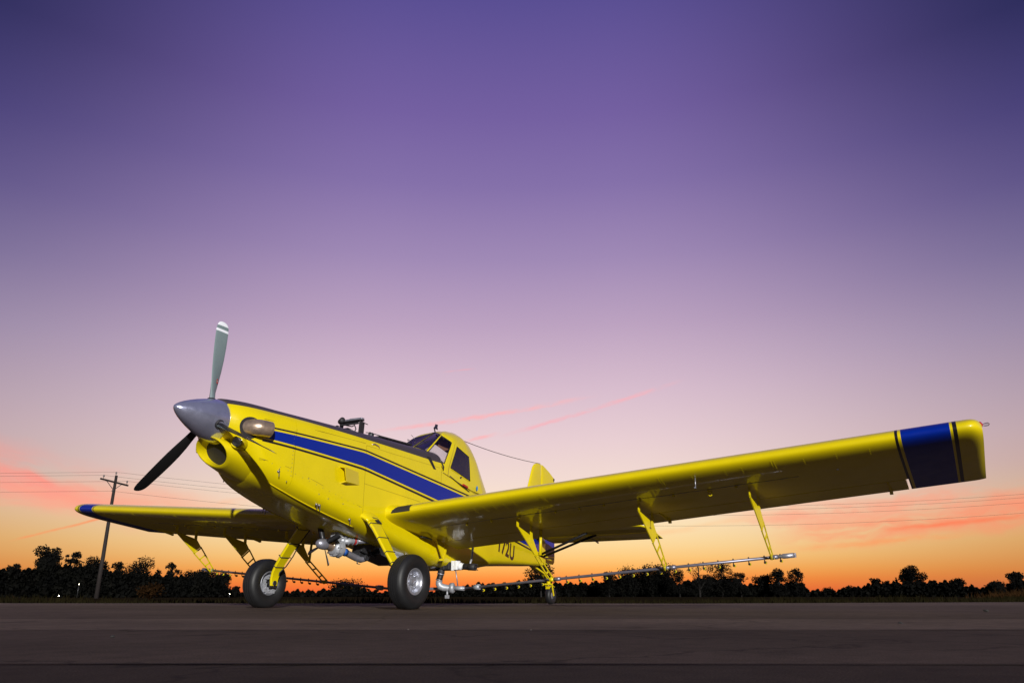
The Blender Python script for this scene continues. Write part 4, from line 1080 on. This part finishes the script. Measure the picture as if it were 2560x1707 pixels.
q = MB(); q.tube([(-2.19, .84, .63), (-2.30, .80, .72), (-2.34, .80, .93)], [.016, .018, .020], 8); q.build('breather_tube', 'grey_cast', PL)
q = MB(); q.tube([(-2.15, .60, .56), (-2.20, .62, .30)], .009, 7); q.build('support_rod', 'aluminium', PL)
q = MB(); q.tube([(-2.075, .375, .52), (-2.06, .36, .44), (-2.05, .355, .40)], .050, 14); q.tube([(-2.07, .37, .505), (-2.068, .368, .49)], .058, 14, mi=1); q.tube([(-2.052, .357, .412), (-2.05, .355, .40)], .058, 14, mi=1); q.build('rubber_hose', ['rubber', 'aluminium'], PL)
q = MB(); q.tube([(-2.05, .355, .40), (-2.05, .355, .35), (-2.06, .37, .315), (-2.09, .42, .292), (-2.12, .48, .287), (-2.16, .56, .285)], [.052, .054, .058, .056, .05, .05], 16); q.tube([(-2.14, .505, .287), (-2.16, .56, .286), (-2.165, .575, .286)], [.075, .082, .06], 16); q.tube([(-2.165, .575, .286), (-2.195, .74, .279)], .034, 12); q.tube([(-2.12, .47, .24), (-2.12, .47, .17)], .016, 8); q.box((-2.12, .47, .155), (.05, .05, .05)); q.build('boom_elbow', 'grey_cast', PL)
q = MB(); q.tube([boom_pt(.75, 1)+V((0, 0, 0)), V((-2.20, 0, .275)), boom_pt(.75, -1)], .024, 10); q.build('centre_boom', 'aluminium', PL)
# step bar ahead of the flap
q = MB(); q.tube([(-1.18, .60, 1.02), (-1.28, .66, 1.00), (-1.42, .64, .985)], .013, 8); q.build('step_rod', 'dark_metal', PL)

# ------------------------------------------------------------------ utility pole and wires
pb_ = CAM+(FH*cos(radians(px_az(222)))+RH*sin(radians(px_az(222))))*72.0
POLE = V((pb_.x, pb_.y, 0))
linedir = (RH*0.97+FH*0.0).normalized()            # the line runs across the view
up_ = empty('utility_pole', POLE); tag(up_, 'tall wooden utility pole with one crossarm beyond the left wing tip', 'utility pole')
q = MB(); q.tube([(0, 0, -.1), (0, 0, 3), (0.02, 0, 6.5), (0, 0, 9.72)], [.17, .155, .135, .11], 12); q.build('pole', 'wood', up_)
cdir = V((cos(radians(62))*RH.x+sin(radians(62))*FH.x, cos(radians(62))*RH.y+sin(radians(62))*FH.y, 0)).normalized()
tilt = V((cdir.x, cdir.y, -.10)).normalized()
q = MB(); c0 = V((0, 0, 9.15)); q.bar(c0-tilt*1.30+FH*-.14, c0+tilt*1.30+FH*-.14, .10, .13); q.build('crossarm', 'wood', up_)
for s in (-1, 1):
    q = MB(); q.bar(c0+tilt*(.75*s)+FH*-.18, V((0, 0, 8.50))+FH*-.12, .03, .05); q.build('brace', 'bolt', up_)
ins = [V((.05, 0, 9.72)), c0-tilt*1.12+V((0, 0, .08)), c0+tilt*1.08+V((0, 0, .08))]
for p in ins:
    q = MB(); q.lathe([(0, .02), (.12, .02), (.13, .055), (.17, .075), (.21, .06), (.25, .065), (.29, .04), (.30, 0)], p, (0, 0, 1), 12); q.build('insulator', 'porcelain', up_)
q = MB(); q.box((.12, 0, 8.44), (.12, .06, .14)); q.build('neutral_clamp', 'porcelain', up_)
wire_pts = [ins[0]+V((0, 0, .28)), ins[1]+V((0, 0, .26)), ins[2]+V((0, 0, .26)), V((.16, 0, 8.42))]
wl = ['topmost thin power wire strung from the pole tip', 'second power wire from the top, on the crossarm', 'third power wire from the top, on the crossarm', 'lowest power wire, clamped below the crossarm']
NEXT_R = RH*98.0+FH*3.0; NEXT_L = -RH*92.0-FH*2.0
for k, p in enumerate(wire_pts):
    q = MB()
    for d, sag in ((NEXT_R, 3.0), (NEXT_L, 0.3)):
        A = POLE+p; B = POLE+d+p+V((0, 0, .6 if d is NEXT_R else -.1))
        q.tube([A.lerp(B, t)-V((0, 0, sag*4*t*(1-t))) for t in [j/24 for j in range(25)]], .009, 5)
    o = q.build('power_line', 'cable', None, fix=False); tag(o, wl[k], 'wire', 'power lines on the pole')

# ------------------------------------------------------------------ vegetation
rng = random.Random(77)
def leaf_cloud(clumps, n, size, rnd):
    q = MB(); tot = sum(r[3]*r[4]*r[5] for r in clumps)**1.0
    ws = [(c[3]*c[4]*c[5])**.75 for c in clumps]; T = sum(ws)
    for c, w in zip(clumps, ws):
        for _ in range(int(n*w/T)):
            while True:
                a = V((rnd.uniform(-1, 1), rnd.uniform(-1, 1), rnd.uniform(-1, 1)))
                if a.length < 1: break
            a = a*(1+.35*rnd.random()**3); p = V((c[0]+a.x*c[3], c[1]+a.y*c[4], c[2]+a.z*c[5]))
            s = size*rnd.uniform(.5, 1.4)
            u = V((rnd.gauss(0, 1), rnd.gauss(0, 1), rnd.gauss(0, 1))).normalized(); w_ = u.orthogonal().normalized(); w_ = (w_+u.cross(w_)*rnd.uniform(-1, 1)).normalized()
            q.add([p-u*s-w_*s*.25, p+u*s*.1-w_*s*.6, p+u*s, p+w_*s*.6], [(0, 1, 2, 3)])
    return q
def make_tree(name, H, Wd, kind, rnd, leaf='leaf_dark', leaf_n=1500, leaf_s=.2):
    """a tree standing at its own origin: tapered trunk with limbs and a leafy crown"""
    root = empty(name)
    th = H*{'round': .30, 'airy': .26, 'dense': .12, 'umbrella': .45, 'spire': .1}[kind]
    q = MB(); r0 = .018*H+.05
    q.tube([(0, 0, -.1), (.02*H*rnd.uniform(-1, 1), .02*H*rnd.uniform(-1, 1), th), (.03*H*rnd.uniform(-1, 1), .03*H*rnd.uniform(-1, 1), H*.62), (.03*H*rnd.uniform(-1, 1), 0, H*.86)], [r0, r0*.75, r0*.4, r0*.12], 7)
    clumps = []
    nl = {'round': 22, 'airy': 28, 'dense': 22, 'umbrella': 18, 'spire': 7}[kind]
    for k in range(nl):
        a = 2*pi*k/nl+rnd.uniform(-.4, .4); t = rnd.random()
        if kind == 'umbrella': zc = H*rnd.uniform(.50, .90); rr = Wd/2*rnd.uniform(.25, .82)*(1.15-.5*(zc/H-.6)/.35)
        elif kind == 'spire': zc = H*(.2+.75*k/nl); rr = Wd*.12*rnd.random()
        elif kind == 'dense': zc = H*rnd.uniform(.22, .86); rr = Wd/2*rnd.uniform(.2, .72)
        elif kind == 'airy': zc = H*rnd.uniform(.30, .93); rr = Wd/2*rnd.uniform(.15, .85)*sqrt(max(.08, 1-((zc/H-.55)/.48)**2))
        else: zc = H*rnd.uniform(.40, .88); rr = Wd/2*rnd.uniform(.2, .75)*sqrt(max(.1, 1-((zc/H-.62)/.42)**2))
        e = V((rr*cos(a), rr*sin(a), zc)); st = V((0, 0, max(th*.7, zc-rr*.8-.1*H)))
        q.tube([st, st.lerp(e, .5)+V((0, 0, .03*H)), e], [r0*.4, r0*.24, r0*.06], 5)
        cs = Wd*{'round': .155, 'airy': .115, 'dense': .19, 'umbrella': .15, 'spire': .30}[kind]*rnd.uniform(.4, 1.6)
        clumps.append((e.x, e.y, e.z, cs, cs, cs*.8*(1 if kind != 'spire' else 1.3)))
    if kind in ('dense', 'round', 'umbrella'): clumps.append((0, 0, H*(.6 if kind != 'umbrella' else .70), Wd*.30, Wd*.30, H*(.28 if kind != 'umbrella' else .20)))
    if kind in ('dense', 'round', 'airy'):
        for k in range(9):
            a = 2*pi*k/9+rnd.uniform(-.3, .3); rr = Wd*.36*rnd.uniform(.5, 1.1); clumps.append((rr*cos(a), rr*sin(a), H*rnd.uniform(.08, .42), Wd*.16, Wd*.16, H*.13))
    q.build('trunk', 'bark', root, fix=False)
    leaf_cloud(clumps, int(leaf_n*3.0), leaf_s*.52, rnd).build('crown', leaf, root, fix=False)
    return root
HZ = 1369.0
def plant(x, top, wpx, dist, kind, label, n=1500, s=.2, leaf='leaf_dark', group='trees standing out of the tree line', name='tree', base=None):
    b = HZ; ca = cos(radians(px_az(x)))
    k = dist/1742.13/ (1.0)     # metres per reference pixel at this distance (near the horizon)
    asp = 1.0/(cos(PIT)+.335*sin(PIT))
    H = (b-top)*k*.95*ca; Wd = wpx*k*ca*ca*.95
    t = make_tree(name, max(1.0, H), Wd, kind, rng, leaf, n, s)
    p = ground_at(px_az(x), dist); t.location = (p.x, p.y, -.03); t.rotation_euler = (0, 0, rng.uniform(0, 6))
    tag(t, label, 'tree', group); return t
plant(100, 1252, 88, 112, 'round', 'broad round-crowned tree, tallest left of the utility pole', 2600, .24)
plant(150, 1262, 60, 116, 'airy', 'ragged tree right beside the tallest left tree', 1500, .22)
plant(18, 1289, 50, 118, 'round', 'dark tree cut by the left picture edge', 1300, .22)
plant(205, 1275, 80, 114, 'round', 'spreading tree just left of the utility pole', 2000, .22)
plant(262, 1288, 50, 116, 'airy', 'small ragged tree just right of the utility pole', 1200, .2)
plant(312, 1279, 84, 110, 'round', 'round see-through crowned tree between pole and right wing hangers', 1700, .2)
plant(388, 1290, 44, 114, 'airy', 'small tufted tree under the right wing', 900, .2)
plant(356, 1299, 24, 120, 'round', 'low bushy tree between the round tree and the tufted tree', 600, .2)
plant(500, 1314, 60, 120, 'dense', 'dense dark tree ending the left tree line by the far wheel', 2200, .22)
plant(450, 1312, 70, 122, 'dense', 'dense dark tree beside the end of the left tree line', 2200, .22)
plant(541, 1346, 20, 190, 'round', 'tiny lone tree left of the far main wheel', 700, .25)
plant(800, 1345, 92, 230, 'dense', 'blocky dark tree clump seen between the two main wheels', 2600, .40)
plant(1243, 1290, 82, 120, 'round', 'round ragged tree behind the tail wheel', 2000, .24)
plant(1400, 1312, 40, 150, 'dense', 'narrow dark tree right of the tail wheel', 1100, .25)
plant(1455, 1308, 80, 150, 'dense', 'broad dark tree under the middle of the spray boom', 2400, .28)
plant(1518, 1304, 90, 148, 'dense', 'tall dark tree just left of the middle boom hanger', 2600, .28)
plant(1562, 1310, 26, 140, 'spire', 'slim dark tree just right of the middle boom hanger', 700, .2)
plant(1608, 1292, 70, 138, 'airy', 'sparse see-through tree with thin twigs under the boom', 900, .15)
plant(1660, 1296, 90, 142, 'airy', 'large ragged tree under the outer spray boom', 2600, .22)
plant(1704, 1312, 44, 144, 'airy', 'small ragged tree right of the large boom tree', 900, .2)
plant(1754, 1322, 60, 150, 'round', 'low round tree under the outer boom hanger', 1500, .25)
plant(1792, 1308, 50, 146, 'airy', 'tall ragged tree under the outer boom hanger, left of a twin', 1500, .22)
plant(1832, 1306, 48, 146, 'airy', 'tall ragged tree below the boom end, right of its twin', 1500, .22)
plant(1902, 1348, 30, 200, 'dense', 'small dark bushy tree in the gap right of the boom end', 700, .3)
plant(1952, 1345, 34, 205, 'round', 'small round tree in the gap at right', 800, .3)
plant(2014, 1325, 30, 170, 'round', 'small round tree left of the thin spire tree', 700, .25)
plant(2040, 1330, 26, 172, 'round', 'little round tree beside the thin spire tree', 600, .25)
plant(2064, 1320, 8, 168, 'spire', 'thin spire-like tree next to the umbrella tree', 260, .2)
plant(2098, 1300, 60, 165, 'umbrella', 'umbrella-crowned tree rising over the right tree line', 1900, .26)
plant(2200, 1328, 44, 170, 'dense', 'dense dark tree near the low right end of the line', 1200, .3)
plant(2340, 1312, 44, 120, 'round', 'dark tree cut by the right picture edge', 1200, .24)
plant(2290, 1336, 50, 125, 'dense', 'dark bush next to the right picture edge', 1200, .24)

# the continuous wood behind them reads as one mass
SKY_L = [(-160, 1308), (-60, 1304), (0, 1308), (60, 1306), (100, 1296), (150, 1298), (200, 1304), (250, 1310), (300, 1318), (350, 1320), (400, 1322), (450, 1326), (490, 1330), (506, 1330), (516, 1342), (524, 1352), (532, 1360), (545, 1364)]
SKY_F = [(500, 1362), (560, 1361), (640, 1359), (690, 1356), (720, 1358), (760, 1352), (840, 1352), (860, 1359), (900, 1360), (960, 1360), (1040, 1352), (1100, 1340), (1150, 1342), (1200, 1336), (1290, 1340), (1340, 1340), (1400, 1334), (1440, 1325), (1540, 1323), (1556, 1342), (1600, 1329), (1690, 1328), (1720, 1344), (1760, 1341), (1840, 1337), (1856, 1353), (1880, 1357), (1960, 1352), (1975, 1348), (2000, 1343), (2060, 1339), (2100, 1335), (2180, 1336), (2220, 1344), (2270, 1352), (2300, 1346), (2352, 1336), (2440, 1326), (2560, 1320)]
def wood(profile, dist, depth, name, label, step, seed, size):
    r = random.Random(seed); q = MB(); k = dist/1742.13
    tot = 0
    for (x0, t0), (x1, t1) in zip(profile, profile[1:]):
        w = (x1-x0); cnt = int(w/step)+1
        for i in range(cnt):
            x = x0+w*(i+r.random())/cnt; top = t0+(t1-t0)*(x-x0)/w+3.0*sin(x*.21)+2.0*sin(x*.53+1)
            hh = max(.6, (HZ-top)*k*.93*cos(radians(px_az(x))))
            m = max(3, int(hh/(size*.55)))
            for j in range(m):
                z = hh*((j+r.random())/m)**.85; d = dist+r.uniform(0, depth)
                g0 = ground_at(px_az(x+r.uniform(-1, 1)*step), d); p = V((g0.x, g0.y, z))
                s = size*r.uniform(.6, 1.3)*(1.0 if z > hh*.8 else 1.45)
                u = V((r.gauss(0, 1), r.gauss(0, 1), r.gauss(0, 1))).normalized(); v = u.orthogonal().normalized(); v = (v+u.cross(v)*r.uniform(-1, 1)).normalized()
                q.add([p-u*s, p-v*s*.7, p+u*s, p+v*s*.7], [(0, 1, 2, 3)])
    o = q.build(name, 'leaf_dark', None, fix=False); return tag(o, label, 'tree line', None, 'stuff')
wood(SKY_L, 107, 8, 'wood', 'dark mass of trees at left behind the pole', .30, 21, .17)
wood(SKY_F, 158, 14, 'wood', 'far dark mass of trees behind the wheels and right wing', .34, 22, .24)

# verge grass and dry weeds along the apron edge
def grass(name, pts, n, hmin, hmax, mt, label, seed, spread):
    r = random.Random(seed); q = MB()
    for _ in range(n):
        t = r.random()*(len(pts)-1); i = int(t); (x0, d0), (x1, d1) = pts[i], pts[i+1]; k = t-i
        rr = x0+(x1-x0)*k; ff = d0+(d1-d0)*k+abs(r.gauss(0, spread)); b = V(fr(ff, rr, -.03)); h = r.uniform(hmin, hmax)*(1+.8*max(0, sin(rr*.9+seed)*sin(rr*.37)))
        dr = V((r.uniform(-1, 1), r.uniform(-1, 1), 0))*h*.5; w = (RH*r.uniform(.3, 1)+FH*r.uniform(-.6, .6)).normalized()*(.006+.0006*ff)
        q.add([b-w, b+w, b+dr*.4+V((0, 0, h*.6))+w*.5, b+dr+V((0, 0, h)), b+dr*.4+V((0, 0, h*.6))-w*.5], [(0, 1, 2, 3, 4)])
    return tag(q.build(name, mt, None, fix=False), label, None, None, 'stuff')
grass('verge_grass', far_edge[1:-1], 9000, .05, .16, 'verge_grass', 'low dark grass along the apron edge', 1, 2.5)
grass('dry_weeds', [(-40, 41.0), (-33, 35.0), (-25, 27.5), (-21, 25.5)], 5000, .10, .34, 'dry_grass', 'brown dry weeds at the foot of the left trees', 3, 3.0)
grass('dry_weeds', [(40, 62.0), (58, 86.0), (75, 108.0)], 4000, .15, .6, 'dry_grass', 'brown dry weeds along the right apron edge', 7, 3.0)
# one bigger dry shrub
sh = empty('dry_shrub', ground_at(px_az(345), 40.0)); tag(sh, 'rounded dry brown shrub right of the utility pole foot', 'shrub')
q = MB(); r = random.Random(4)
for _ in range(260):
    a = r.uniform(0, 2*pi); l = r.uniform(.25, .68); e = V((cos(a)*l*.8, sin(a)*l*.8, l*1.05)); q.add([V((cos(a)*.04, sin(a)*.04, 0)), e*.6+V((.012, 0, .02)), e, e*.6-V((.012, 0, 0))], [(0, 1, 2, 3)])
q.build('stems', 'dry_grass', sh, fix=False)
leaf_cloud([(0, 0, .40, .62, .62, .30), (.3, .2, .30, .35, .35, .22)], 700, .05, r).build('leaves', 'dry_grass', sh, fix=False)

# ------------------------------------------------------------------ distant lit yard lamps
def lamp(x, d, h, label):
    p = ground_at(px_az(x), d); rt = empty('yard_lamp', p); tag(rt, label, 'lamp', 'small lit lamps in the far trees')
    q = MB(); q.tube([(0, 0, -.05), (0, 0, h)], [.05, .035], 8); q.build('post', 'dark_metal', rt)
    q = MB(); q.lathe([(0, .012), (.01, .028), (.035, .032), (.055, .02), (.06, 0)], (0, 0, h), (0, 0, 1), 12); q.build('globe', 'lamp_glow', rt)
lamp(177, 100, 1.35, 'tiny lit lamp among the left trees, left of the pole')
lamp(135, 60, .14, 'tiny lit lamp low in the weeds at left')
lamp(527, 100, .35, 'tiny lit lamp at the right end of the left trees')
